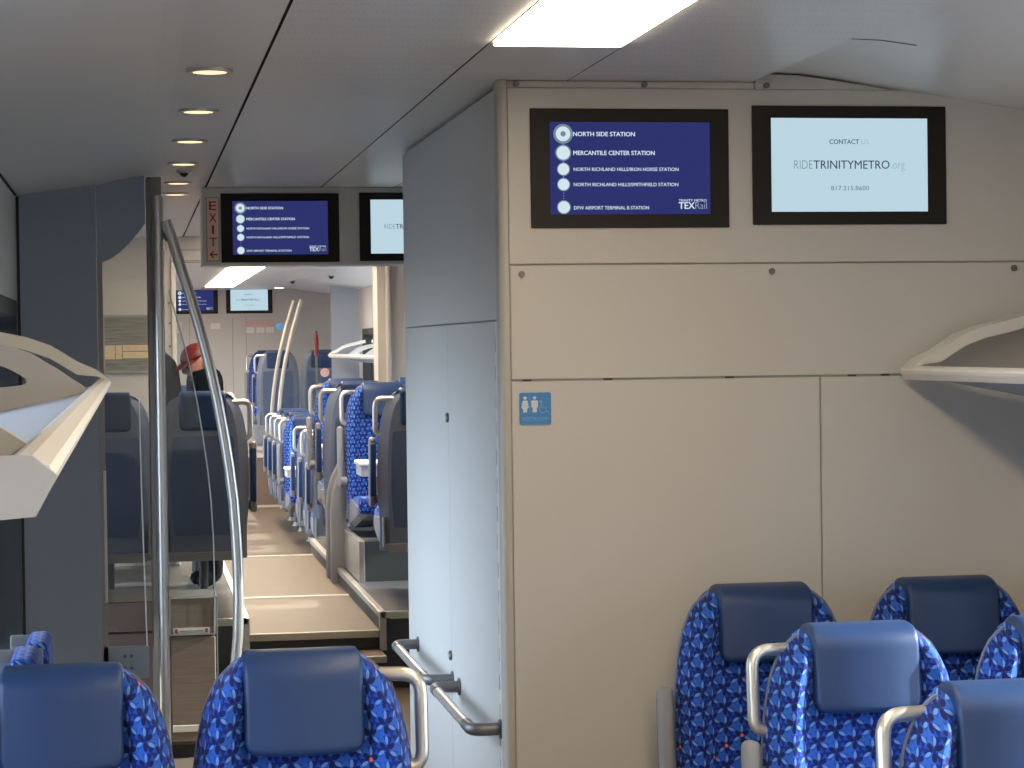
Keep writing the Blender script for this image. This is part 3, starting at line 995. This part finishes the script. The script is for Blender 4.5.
def make_seat(side, handle=True):
    t = thing('passenger_seat', 'seat', 'seat', (0, -50, 0), 0, 'blue passenger seats')
    # padded back in patterned cloth
    q = MB()
    rings = []
    nf = 24
    zs = [0.42, 0.46, 0.50, 0.56, 0.62, 0.68, 0.74, 0.80, 0.86, 0.91, 0.95, 0.99, 1.02, 1.05, 1.075, 1.10, 1.12, 1.135, 1.148, 1.157, 1.162, 1.164]
    for z in zs:
        h = half(z)
        yy = yc(z)
        roll = 0.035 * max(0, (z - 1.09) / 0.074) ** 2
        r = []
        for i in range(nf + 1):
            u = -math.cos(PI * i / nf)
            au = abs(u)
            bol = 0.054 * math.exp(-((au - 0.80) / 0.16) ** 2) * min(1, max(0, 1.17 - z) / 0.09)
            edge = 0.045 * max(0, (au - 0.86) / 0.14) ** 2
            r.append((h * u, yy - bol + edge + roll, z))
        for i in range(1, 8):
            u = math.cos(PI * i / 8)
            r.append((h * u, yy + 0.050, z))
        rings.append(r)
    q.loft(rings, uv=[arc_uv(r, z) for r, z in zip(rings, zs)])
    q.build('backrest', 'fabric', t, True, 60)
    # headrest pad folded over the top
    q = MB()
    rings = []
    zt, zb, hw = 1.176, 0.966, 0.134
    f0, f1 = -0.040, 0.092
    for z in (0.966, 0.967, 0.970, 0.975, 0.983, 0.995, 1.01, 1.04, 1.07, 1.10, 1.118, 1.130, 1.140, 1.149, 1.157, 1.163, 1.168, 1.172, 1.1745, 1.176):
        d = z - zb
        h = hw - (0.030 * (1 - math.sqrt(max(0, 1 - (1 - min(d, 0.030) / 0.030) ** 2))))
        h -= 0.010 * max(0, (z - 1.155) / 0.021) ** 2
        rt_ = max(0, (z - 1.128) / 0.048)
        yf = f0 + 0.062 * (1 - math.sqrt(max(0, 1 - rt_ ** 2))) + 0.010 * max(0, 1 - d / 0.012) ** 2
        rb_ = max(0, (z - 1.148) / 0.028)
        yb_ = f1 - 0.050 * (1 - math.sqrt(max(0, 1 - rb_ ** 2))) - 0.010 * max(0, 1 - d / 0.012) ** 2
        y0 = yc(z)
        cr = min(0.014, (yb_ - yf) * 0.45)
        r = []
        for sx2, ya, q0 in ((-1, yf, 0), (1, yf, 1)):
            seq_ = [math.radians(90 * k / 5) for k in range(6)]
            for a in (seq_ if sx2 < 0 else seq_[::-1]):
                r.append((sx2 * (h - cr + cr * math.cos(a)), y0 + ya + cr - cr * math.sin(a), z))
            if sx2 < 0:
                for u in (-0.7, -0.4, -0.13, 0.13, 0.4, 0.7):
                    r.append((u * h, y0 + ya - 0.012 * (1 - u * u), z))
        for sx2 in (1, -1):
            seq_ = [math.radians(90 * k / 4) for k in range(5)]
            for a in (seq_ if sx2 > 0 else seq_[::-1]):
                r.append((sx2 * (h - cr + cr * math.cos(a)), y0 + yb_ - cr + cr * math.sin(a), z))
        rings.append(r)
    q.loft(rings)
    q.build('headrest', 'vinyl', t, True, 60)
    # plastic shell behind
    q = MB()
    rings = []
    for z in (0.27, 0.30, 0.42, 0.55, 0.70, 0.85, 0.93, 1.00, 1.05, 1.09, 1.12, 1.14, 1.15):
        h = half(max(z, 0.42)) + 0.002
        hb = max(0.03, h - 0.055)
        y = yc(z)
        rings.append([(-h, y + 0.036, z), (-h, y + 0.046, z), (-hb, y + 0.078, z), (-hb * 0.4, y + 0.082, z), (hb * 0.4, y + 0.082, z), (hb, y + 0.078, z), (h, y + 0.046, z), (h, y + 0.036, z)])
    q.loft(rings)
    sh = q.build('back_shell', 'shell', t, True, 25)
    q = MB()
    rings = []
    for z in (0.40, 0.41, 0.60, 0.80, 0.925, 0.935):
        h = half(max(z, 0.42)) - 0.075 - (0.01 if z in (0.40, 0.935) else 0)
        y = yc(z)
        rings.append([(-h, y + 0.070, z), (-h, y + 0.0845, z), (h, y + 0.0845, z), (h, y + 0.070, z)])
    q.loft(rings)
    q.build('inset_panel', 'shellinset', sh)
    # cushion and pan
    q = MB()
    rings = []
    for y, z0, z1, hw in ((-0.475, 0.415, 0.425, 0.18), (-0.472, 0.395, 0.452, 0.205), (-0.455, 0.385, 0.474, 0.218), (-0.42, 0.38, 0.486, 0.224), (-0.30, 0.38, 0.482, 0.226), (-0.15, 0.38, 0.472, 0.226), (0.0, 0.38, 0.466, 0.224), (0.05, 0.38, 0.464, 0.222)):
        rr = rrect(-hw, hw, z0, z1, min(0.03, (z1 - z0) * 0.45), 4)
        rings.append([(a, y, b) for a, b in rr])
    q.loft(rings, uv=[[(p[0], p[2] - p[1]) for p in r] for r in rings])
    q.build('seat_cushion', 'fabric', t, True, 60)
    q = MB()
    rings = []
    for y, z0, z1, hw in ((-0.44, 0.37, 0.41, 0.20), (-0.40, 0.345, 0.43, 0.232), (-0.2, 0.30, 0.44, 0.236), (0.0, 0.27, 0.45, 0.236), (0.10, 0.265, 0.46, 0.232)):
        rings.append([(-hw, y, z1), (-hw, y, z0 + 0.03), (-hw + 0.03, y, z0), (hw - 0.03, y, z0), (hw, y, z0 + 0.03), (hw, y, z1), (hw - 0.012, y, z1 + 0.003), (hw - 0.012, y, z0 + 0.045), (-hw + 0.012, y, z0 + 0.045), (-hw + 0.012, y, z1 + 0.003)])
    q.loft(rings)
    q.build('seat_pan', 'pan', t)
    q = MB(); q.tube([(0.0, -0.12, 0.0), (0.0, -0.12, 0.31)], 0.026, 16)
    lg = q.build('leg', 'darkmetal', t, True)
    q = MB(); q.disc((0.0, -0.12, 0.0), 0.032, 0.035, 'Z', 18); q.disc((0.0, -0.12, 0.0), 0.048, 0.008, 'Z', 18); q.build('foot', 'alu', lg, True)
    if side:
        y1 = yc(1.02) + 0.040
        pts = smoothpath([(side * 0.15, y1 + 0.02, 1.115), (side * 0.272, y1, 1.115), (side * 0.272, y1 - 0.018, 0.920), (side * 0.20, y1 - 0.015, 0.920)], 0.045, 7)
        if handle:
            q = MB(); q.tube(pts, 0.0155, 14)
            q.build('grab_handle', 'handle', t, True)
        q = MB(); q.box(side * 0.287 - 0.0215, side * 0.287 + 0.0215, -0.012, 0.045, 0.52, 0.905, 0.018, 4)
        bmesh.ops.transform(q.bm, matrix=Matrix.Translation((0, 0.02, 0.5)) @ Matrix.Rotation(-0.10, 4, 'X') @ Matrix.Translation((0, 0, -0.5)), verts=q.bm.verts)
        am = q.build('armrest', 'arm', t, True, 50)
        q = MB(); q.box(side * 0.287 - 0.017, side * 0.287 + 0.017, 0.043, 0.060, 0.58, 0.875, 0.008, 3)
        bmesh.ops.transform(q.bm, matrix=Matrix.Translation((0, 0.02, 0.5)) @ Matrix.Rotation(-0.10, 4, 'X') @ Matrix.Translation((0, 0, -0.5)), verts=q.bm.verts)
        q.build('arm_pad', 'vinyl', am, True, 50)
        q = MB(); q.disc((side * 0.25, 0.02, 0.56), 0.028, 0.04 * side, 'X', 16); q.build('hinge', 'pan', am, True)
    return t


protos = {}


def seat(x, y, z, label, side=0, back=False, sx=0.95, sz=1.0, group='blue passenger seats', handle=True):
    """back=True: turned away from the viewer. side: on which local side the aisle handle sits."""
    sl = side * (-1 if back else 1)
    if (sl, handle) not in protos:
        o = protos[(sl, handle)] = make_seat(sl, handle)
    else:
        o = copy_tree(protos[(sl, handle)])
    o.location = (x, y, z)
    o.rotation_euler = (0, 0, PI if back else 0)
    o.scale = (sx, 1, sz)
    tag(o, label, 'seat', group)
    return o


# near rows, facing the viewer
seat(1.688, 5.70, 0, 'shaded blue patterned aisle seat with its back against the beige bulkhead, below the wall seam', -1, False, 0.98, 0.968, handle=False)
seat(2.222, 5.70, 0, 'shaded blue patterned window seat with its back against the beige bulkhead', 0, False, 0.98, 0.970)
seat(1.696, 4.90, 0, 'sunlit blue patterned aisle seat in the middle row on the right', -1, False, 0.97, 0.960)
seat(2.215, 4.90, 0, 'blue patterned window seat in the middle row, cut off by the right picture edge', 0, False, 0.97, 0.960)
seat(1.702, 4.00, 0, 'nearest blue patterned seat on the right, sunlit, in the bottom right corner', -1, False, 0.97, 0.955)
seat(0.341, 4.49, 0.005, 'blue patterned aisle seat of the left pair, in front of the steps', 1, False, 0.92, 0.990)
seat(-0.150, 4.47, 0.0, 'blue patterned window seat of the left pair, in the bottom left corner', 0, False, 0.92, 0.984)
# raised left pair seen from behind, and the pair facing it
seat(0.372, 11.98, PF, 'dark blue seat back behind the curved pole, in front of the person', 1, True, 0.93)
seat(-0.13, 11.98, PF, 'dark blue seat back seen through the glass panel at the left wall', 0, True, 0.93)
seat(0.372, 13.75, PF, 'raised blue seat behind the person in the red cap, facing the viewer', 1)
# raised right bay
seat(1.575, 12.15, PF, 'nearest raised aisle seat on the right, seen from behind beside the corridor wall', -1, True)
seat(2.08, 12.15, PF, 'raised window seat next to the nearest raised aisle seat, mostly hidden by the corridor wall', 0, True)
seat(1.560, 13.75, PF, 'raised aisle seat with blue cloth facing the viewer, behind the nearest grey seat back', -1)
seat(2.07, 13.75, PF, 'raised window seat facing the viewer across the first little table', 0)
seat(1.485, 14.62, PF, 'dark raised seat back behind the grey curved guards', -1, True)
seat(2.055, 14.62, PF, 'dark raised window seat back standing back to back with the patterned raised seat', 0, True)
seat(1.530, 15.80, PF, 'farthest raised aisle seat facing the viewer, at the second little table', -1)
seat(2.04, 15.80, PF, 'farthest raised window seat facing the viewer, with a navy headrest', 0)
# low floor rows beyond
for i, (y, bk, lab) in enumerate(((17.35, True, 'first low seat beyond the raised bay, seen from behind'), (18.15, True, 'second low seat back beyond the raised bay'),
                                  (19.0, True, 'third low seat back beyond the raised bay, before the sunlit facing seat'), (20.6, False, 'distant sunlit low seat facing the viewer across a small table'),
                                  (21.5, True, 'low seat back just behind the distant sunlit facing seat'), (22.2, True, 'second low seat back behind the distant sunlit facing seat'), (22.9, True, 'last low seat back before the far brown step'))):
    seat(1.625, y, 0, lab, -1, bk)
seat(2.13, 20.6, 0, 'distant low window seat facing the viewer under the far luggage rack', 0)
# far raised seats
seat(1.66, 25.55, 0.60, 'distant raised dark seat back beside the far curved poles', -1, True)
seat(2.17, 25.55, 0.60, 'distant raised dark window seat back behind the far glass screen', 0, True)
seat(1.66, 27.1, 0.60, 'farthest blue aisle seat facing the viewer, in front of the far end wall', -1)


# tip-up seats on the left wall
def tip_seat(y, label, top=0.845):
    t = thing('folding_seat', label, 'seat', (XL, y, 0), 0, 'folding seats on the left wall')
    q = MB(); q.loft([[(x, b, c) for b, c in rrect(-hw, hw, top - 0.192 - hz, top - 0.192 + hz, 0.05)] for x, hw, hz in ((0.075, 0.19, 0.18), (0.085, 0.2, 0.19), (0.135, 0.2, 0.192), (0.150, 0.19, 0.182), (0.155, 0.17, 0.16))], uv=[[(b + x, c + x) for b, c in rrect(-hw, hw, top - 0.192 - hz, top - 0.192 + hz, 0.05)] for x, hw, hz in ((0.075, 0.19, 0.18), (0.085, 0.2, 0.19), (0.135, 0.2, 0.192), (0.150, 0.19, 0.182), (0.155, 0.17, 0.16))]); q.build('seat_cushion', 'fabric', t, True, 60)
    q = MB(); q.box(0.0, 0.08, -0.205, 0.205, 0.30, top - 0.06, 0.012); q.build('seat_pan', 'shell', t)
    q = MB(); q.box(0.0, 0.16, 0.207, 0.222, 0.30, top - 0.02, 0.006); q.build('side_bracket', 'arm', t)
    return t


tip_seat(7.15, 'nearer folded blue tip-up seat low on the left wall behind the window seat')
tip_seat(8.15, 'farther folded blue tip-up seat low on the left wall behind the window seat', 0.765)


# fixed little tables between facing seats
def table(x, y, z, label):
    t = thing('fold_table', label, 'table', (x, y, z), 0, 'little tables between facing seats')
    q = MB(); q.box(-0.315, XR - x - 0.002, -0.17, 0.17, 0.70, 0.725, 0.008); q.build('table_top', 'white', t)
    q = MB(); q.box(-0.305, -0.05, -0.14, 0.14, 0.64, 0.70, 0.006); q.build('bin_box', 'white', t)
    q = MB(); q.tube([(-0.20, 0, 0.52), (-0.20, 0, 0.64)], 0.014, 10); q.build('hanging_bracket', 'arm', t, True)
    return t


# ------------------------------------------------------------------ grey curved luggage guards between the back-to-back seats
def guard(y, lab):
    t = thing('luggage_guard', lab, 'guard', (1.283, y, 0), 0, 'curved grey luggage guards')
    q = MB()
    path = [(0.0, AF), (0.0, 0.55), (0.0, 0.75), (0.012, 0.86), (0.035, 0.94), (0.07, 1.01), (0.115, 1.06), (0.17, 1.09)]
    rings = []
    for i, (a, z) in enumerate(path):
        p, r = path[max(0, i - 1)], path[min(len(path) - 1, i + 1)]
        d = Vector((r[0] - p[0], r[1] - p[1])).normalized()
        n_ = Vector((-d.y, d.x)) * 0.047
        rings.append([(a + n_.x, -0.10, z + n_.y), (a - n_.x, -0.10, z - n_.y), (a - n_.x, 0.02, z - n_.y), (a + n_.x, 0.02, z + n_.y)])
    q.loft(rings)
    q.build('guard_plate', 'arm', t, True, 40, 0.008)
    return t


guard(14.04, 'nearer curved grey luggage guard rising from the aisle floor')
guard(14.36, 'farther curved grey luggage guard behind the nearer one')

table(1.62, 12.98, PF, 'first little white table, between the nearest raised seats')
table(1.58, 15.22, PF, 'second little white table, between the farther raised seats')
table(1.66, 19.85, 0, 'distant little white table before the sunlit low seat')

# ------------------------------------------------------------------ sign wall behind the left glass
mb = MB(); mb.box(XL, 0.262, 14.45, 14.60, PF, E + 0.730)
cw2 = struct(mb.build('wall_left_cabinet', 'panel'))
q = MB(); q.box(0.205, 0.222, 14.440, 14.451, PF, E + 0.640, 0.003); q.build('edge_strip', 'frame', cw2)
q = MB(); q.box(0.262, 0.292, 14.44, 14.60, PF, E + 0.575, 0.004); jb = q.build('jamb', 'white', cw2)
for z in (0.30, 0.17, 0.02, -0.14):
    q = MB(); q.disc((0.250, 14.444, E + z), 0.008, 0.007, 'Y', 12); q.build('screw', 'darkmetal', cw2)
mb = MB(); mb.box(0.264, XR - 0.002, 14.46, 14.60, E + 0.565, E + 0.731)
hd2 = struct(mb.build('trim_3', 'panel'))
q = MB(); q.box(0.264, 1.9, 14.45, 14.46, E + 0.640, E + 0.648); q.build('joint', 'frame', hd2)
q = MB(); q.box(0.264, 1.9, 14.44, 14.46, E + 0.560, E + 0.580, 0.003); q.build('edge_strip', 'frame', hd2)
t = thing('notice_board', 'grey framed notice board with cream labels, behind the left glass panel', 'sign', (-0.178, 14.445, E - 0.148))
q = MB(); q.box(0, 0.315, -0.012, 0.004, 0, 0.375, 0.003); q.build('board', 'signgrey', t)
q = MB(); q.ringplate(rrect(0, 0.315, 0, 0.375, 0.004), rrect(0.012, 0.303, 0.012, 0.363, 0.003), -0.016, -0.002, 'Y'); q.build('board_frame', 'frame', t)
q = MB(); q.box(0.01, 0.075, -0.0145, -0.012, 0.09, 0.18); q.box(0.08, 0.12, -0.0145, -0.012, 0.09, 0.18); q.box(0.125, 0.285, -0.0145, -0.012, 0.142, 0.18); q.box(0.125, 0.303, -0.0145, -0.012, 0.095, 0.136)
lb = q.build('cream_strip', 'signcream', t)
q = MB()
for a in (0.150, 0.200, 0.250):
    q.box(a, a + 0.022, -0.0155, -0.0145, 0.150, 0.172)
q.build('red_symbol', 'pink', lb)

# end cabinet of the right podium with its upright pole
mb = MB(); mb.box(1.800, XR, 16.22, 16.50, 0.0, E + 0.728, 0.006)
ec = struct(mb.build('wall_right_cabinet', 'post'))
q = MB(); q.box(1.862, 1.905, 16.17, 16.22, PF, E + 0.72, 0.004); q.build('upright', 'frame', ec)
q = MB(); q.tube([(1.878, 16.15, PF), (1.878, 16.15, E + 0.70)], 0.021, 14); q.build('pole', 'frame', ec, True)

# ------------------------------------------------------------------ far end wall with its screens and notices
mb = MB(); mb.box(XL, XR, YE, YE + 0.1, 0.0, E + 0.75)
ew = struct(mb.build('wall_far', 'panel'))
for x in (0.72, 1.25, 1.42):
    q = MB(); q.box(x - 0.004, x + 0.004, YE - 0.002, YE + 0.001, 0.6, E + 0.38); q.build('seam', 'frame', ew)
display('route', 0.515, YE - 0.008, E + 0.437, 0.560, 'tiny far blue station list screen on the distant end wall')
display('contact', 1.175, YE - 0.008, E + 0.437, 0.575, 'tiny far pale contact screen on the distant end wall')
for i, (x, lab) in enumerate(((1.42, 'leftmost of the three small red and white notices under the far screen'), (1.545, 'middle one of the three small red and white notices under the far screen'), (1.665, 'rightmost of the three small red and white notices under the far screen'))):
    t = thing('wall_notice', lab, 'sign', (x, YE - 0.004, E + 0.195), 0, 'notices on the far wall')
    q = MB(); q.box(0, 0.098, -0.002, 0.002, 0, 0.07); q.build('lower_sheet', 'paper', t)
    q = MB(); q.box(0, 0.098, -0.002, 0.002, 0.074, 0.145); q.build('upper_sheet', 'pink', t)
t = MB(); t.box(0.98, 1.10, YE - 0.006, YE - 0.001, E + 0.245, E + 0.32)
tag(t.build('wall_notice', 'paper'), 'plain pale notice left of the three, on the far end wall', 'sign', 'notices on the far wall')
t = MB(); t.box(0.555, 0.625, YE - 0.006, YE - 0.001, E + 0.20, E + 0.345)
tag(t.build('wall_notice', 'paper'), 'narrow pale notice under the far blue screen', 'sign', 'notices on the far wall')

# far windscreen on the right
t = thing('windscreen_partition', 'distant grey partition with curved poles and glass on the right', 'partition', (0, 24.6, 0))
q = MB(); q.prism([(2.21, E - 0.4), (2.52, E - 0.4), (2.52, E + 0.655), (2.21, E + 0.69)], -0.015, 0.015, 'Y'); q.build('solid_panel', 'greypanel', t)
q = MB(); q.prism([(2.06, 0.3), (2.52, 0.3), (2.52, E - 0.4), (2.06, E - 0.4)], -0.015, 0.015, 'Y'); q.build('lower_panel', 'greypanel', t)
mp_ = [(2.09 - x, z) for x, z in cpts]
q = MB(); q.tube([(x - 0.06, -0.03, E + z) for x, z in mp_], 0.022, 10); q.build('curved_pole', 'post', t, True)
q = MB(); q.prism([(x - 0.03, E + z) for x, z in mp_ if -1.3 < z < 0.5] + [(2.2, E - 1.28), (2.2, E + 0.52)], -0.004, 0.004, 'Y'); q.build('glass_pane', 'clear', t)
q = MB(); q.disc((1.635, -0.008, E + 0.24), 0.042, 0.003, 'Y', 20); q.build('sticker', 'signblue', t)['label'] = 'small round blue sticker'
q = MB(); q.disc((2.13, -0.020, E - 0.28), 0.05, 0.004, 'Y', 20); q.build('sticker', 'pink', t)['label'] = 'faint round red sticker'
t = thing('grab_pole', 'farther slim curved pole left of the distant glass screen', 'pole', (0, 25.15, 0.60))
q = MB(); q.tube([(x - 0.10, 0, E - 0.60 + z) for x, z in mp_ if E + z > 0.60] + [(1.59, 0, 0.0)], 0.022, 10); q.build('pole_tube', 'post', t, True)
q = MB(); q.disc((1.59, 0, 0.0), 0.045, 0.02, 'Z', 16); q.build('foot', 'alu', t, True)
t = thing('fire_extinguisher', 'small red extinguisher standing behind the far glass screen', 'extinguisher', (2.06, 24.80, E - 0.10))
q = MB(); q.tube([(0, 0, 0.0), (0, 0, 0.02), (0, 0, 0.20), (0, 0, 0.25), (0, 0, 0.27)], [0.018, 0.024, 0.024, 0.013, 0.008], 14); q.build('cylinder_body', 'red', t, True)
q = MB(); q.box(-0.012, 0.018, -0.008, 0.008, 0.27, 0.285, 0.002); q.build('valve', 'rubber', t)
q = MB(); q.box(-0.012, 0.012, 0.022, 0.034, -1.70, 0.16); q.build('stand', 'frame', t)
for x, y, lab in ((2.02, 22.4, 'small dark ceiling camera right of the distant lamp'), (1.72, 23.7, 'small dark ceiling camera above the distant curved poles')):
    t = thing('ceiling_camera', lab, 'camera', (x, y, ZC + (0.0 if x < 1.8 else 0.008)))
    q = MB(); q.disc((0, 0, -0.015), 0.04, 0.02, 'Z', 18); q.build('base', 'white', t, True)
    q = MB(); q.tube([(0, 0, -0.012), (0, 0, -0.03), (0, 0, -0.045)], [0.03, 0.024, 0.008], 12); q.build('lens_dome', 'rubber', t, True)


# ------------------------------------------------------------------ person
def skin_mesh(name, pts, edges, radii, m, parent, sub=2, root=0):
    me = bpy.data.meshes.new(name)
    me.from_pydata([Vector(p) for p in pts], edges, [])
    ob = bpy.data.objects.new(name, me)
    C.objects.link(ob)
    md = ob.modifiers.new('skin', 'SKIN')
    md.use_smooth_shade = True
    for i, r in enumerate(radii):
        rr = r if isinstance(r, tuple) else (r, r)
        me.skin_vertices[0].data[i].radius = rr
        me.skin_vertices[0].data[i].use_root = (i == root)
    s = ob.modifiers.new('sub', 'SUBSURF')
    s.levels = s.render_levels = sub
    dg = bpy.context.evaluated_depsgraph_get()
    dg.update()
    m2 = bpy.data.meshes.new_from_object(ob.evaluated_get(dg))
    bpy.data.objects.remove(ob)
    bpy.data.meshes.remove(me)
    m2.name = name
    m2.materials.clear()
    m2.materials.append(MT[m])
    for p in m2.polygons:
        p.use_smooth = True
    o = bpy.data.objects.new(name, m2)
    C.objects.link(o)
    o.parent = parent
    return o


def person():
    t = thing('person', 'person in a red cap and black jacket, head bowed, behind the raised seat back', 'person', (0.415, 12.92, PF), -PI / 2 + 0.15)
    # standing, turned to the left of the picture, stooped over what it holds; faces local -Y; one surface from pelvis to fingers and feet
    P = [(0, 0.03, 0.78), (0, 0.03, 0.92), (0, 0.02, 1.06), (0, -0.01, 1.19), (0, -0.025, 1.255), (0, -0.050, 1.285)]
    ED = [(0, 1), (1, 2), (2, 3), (3, 4), (4, 5)]
    R = [(0.14, 0.11), (0.14, 0.11), (0.140, 0.10), (0.125, 0.085), 0.058, 0.050]

    def chain(start, pts, rs):
        pv = start
        for p, r in zip(pts, rs):
            P.append(p); R.append(r); ED.append((pv, len(P) - 1)); pv = len(P) - 1
        return pv
    for s in (-1, 1):
        chain(0, [(s * 0.09, 0.02, 0.70), (s * 0.095, 0.0, 0.42), (s * 0.095, 0.03, 0.22), (s * 0.095, 0.04, 0.085), (s * 0.11, -0.08, 0.045)], [0.088, 0.062, 0.056, 0.042, 0.044])
        w_ = chain(3, [(s * 0.155, 0.0, 1.235), (s * 0.195, 0.01, 1.09), (s * 0.20, 0.0, 0.965), (s * 0.15, -0.13, 1.00), (s * 0.085, -0.190, 1.03), (s * 0.065, -0.205, 1.04)], [0.080, 0.056, 0.048, 0.042, 0.032, 0.036])
        for k in range(4):
            d = (k - 1.5) * 0.019
            chain(w_, [(s * 0.055, -0.228, 1.048 + d), (s * 0.038, -0.238, 1.052 + d), (s * 0.018, -0.232, 1.052 + d)], [0.010, 0.009, 0.008])
        chain(w_, [(s * 0.040, -0.200, 1.075), (s * 0.022, -0.215, 1.09)], [0.011, 0.009])
    skin_mesh('body', P, ED, R, 'black', t, 2)
    # head: ellipsoid with brow, nose and chin; bowed and turned to the person's right
    hb = MB()
    bmesh.ops.create_uvsphere(hb.bm, u_segments=28, v_segments=20, radius=1.0)
    for v in hb.bm.verts:
        x, y, z = v.co
        nx = x * 0.076 * (1.0 if z > -0.2 else 1.0 - 0.35 * (-z - 0.2))
        ny = y * 0.098
        nz = z * 0.118
        if y < 0:
            nose = 0.030 * math.exp(-((x / 0.16) ** 2 + ((z + 0.08) / 0.16) ** 2))
            brow = 0.008 * math.exp(-((z - 0.22) / 0.10) ** 2) * math.exp(-(x / 0.6) ** 2)
            chin = 0.014 * math.exp(-((z + 0.80) / 0.22) ** 2)
            eye = -0.008 * math.exp(-(((abs(x) - 0.38) / 0.15) ** 2 + ((z - 0.06) / 0.09) ** 2))
            mouth = -0.005 * math.exp(-((x / 0.3) ** 2 + ((z + 0.42) / 0.05) ** 2))
            ny -= nose + brow + chin + eye + mouth
        v.co = (nx, ny, nz)
    head = hb.build('head', 'skin', t, True, 180)
    head.location = (0.0, -0.035, 1.325)
    head.scale = (0.93, 0.93, 0.93)
    head.rotation_euler = (math.radians(28), 0, math.radians(12))
    for s in (-1, 1):
        q = MB()
        bmesh.ops.create_uvsphere(q.bm, u_segments=12, v_segments=8, radius=1.0, matrix=Matrix.Translation((s * 0.077, 0.008, -0.005)) @ Matrix.Diagonal((0.010, 0.019, 0.031, 1)))
        q.build('ear', 'skin', head, True)
        q = MB()
        bmesh.ops.create_uvsphere(q.bm, u_segments=10, v_segments=8, radius=0.0105, matrix=Matrix.Translation((s * 0.029, -0.086, 0.008)))
        q.build('eye', 'charcoal', head, True)
    q = MB(); bmesh.ops.create_uvsphere(q.bm, u_segments=18, v_segments=12, radius=1.0, matrix=Matrix.Translation((0, 0.030, -0.012)) @ Matrix.Diagonal((0.0770, 0.070, 0.078, 1))); q.build('hair', 'hair', head, True)
    q = MB(); bmesh.ops.create_uvsphere(q.bm, u_segments=16, v_segments=10, radius=1.0, matrix=Matrix.Translation((0, -0.060, -0.088)) @ Matrix.Diagonal((0.046, 0.040, 0.034, 1))); q.build('beard', 'hair', head, True)
    # cap: dome and brim
    q = MB()
    rings = []
    for k in range(9):
        a = PI / 2 * k / 8.3
        rings.append([(0.082 * math.cos(a) * math.cos(b), 0.004 + 0.104 * math.cos(a) * math.sin(b), 0.036 + 0.084 * math.sin(a)) for b in [2 * PI * j / 28 for j in range(28)]])
    q.loft(rings)
    cp = q.build('cap', 'cap', head, True, 180)
    q = MB()
    top_, low = [], []
    for j in range(15):
        b = PI + PI * j / 14
        top_.append((0.080 * math.cos(b), 0.004 + 0.104 * math.sin(b)))
        low.append((0.072 * math.cos(b), -0.040 + 0.115 * math.sin(b)))
    n = len(top_)
    V = [[q.bm.verts.new((a, b, z)) for a, b in o] for o, z in ((top_, 0.044), (low, 0.026), (low, 0.020), (top_, 0.036))]
    for A, B in ((V[0], V[1]), (V[1], V[2]), (V[2], V[3]), (V[3], V[0])):
        for i in range(n - 1):
            q.bm.faces.new((A[i], A[i + 1], B[i + 1], B[i]))
    q.build('brim', 'cap', cp, True, 60)
    return t


person()
t = thing('folder', 'dark upright folder in front of the person in the red cap', 'folder', (0.243, 12.86, PF + 1.07))
FR = Matrix.Rotation(-0.12, 4, 'Y') @ Matrix.Rotation(0.95, 4, 'Z')
q = MB(); q.prism([(-0.075, 0.0), (0.085, 0.0), (0.085, 0.20), (0.06, 0.26), (-0.06, 0.345), (-0.075, 0.34)], -0.005, 0.005, 'Y')
bmesh.ops.transform(q.bm, matrix=FR, verts=q.bm.verts)
q.build('cover', 'charcoal', t)
q = MB(); q.prism([(-0.065, 0.01), (0.092, 0.01), (0.092, 0.20), (0.066, 0.25), (-0.050, 0.33), (-0.065, 0.33)], 0.006, 0.012, 'Y')
bmesh.ops.transform(q.bm, matrix=FR, verts=q.bm.verts)
q.build('pages', 'paper', t)
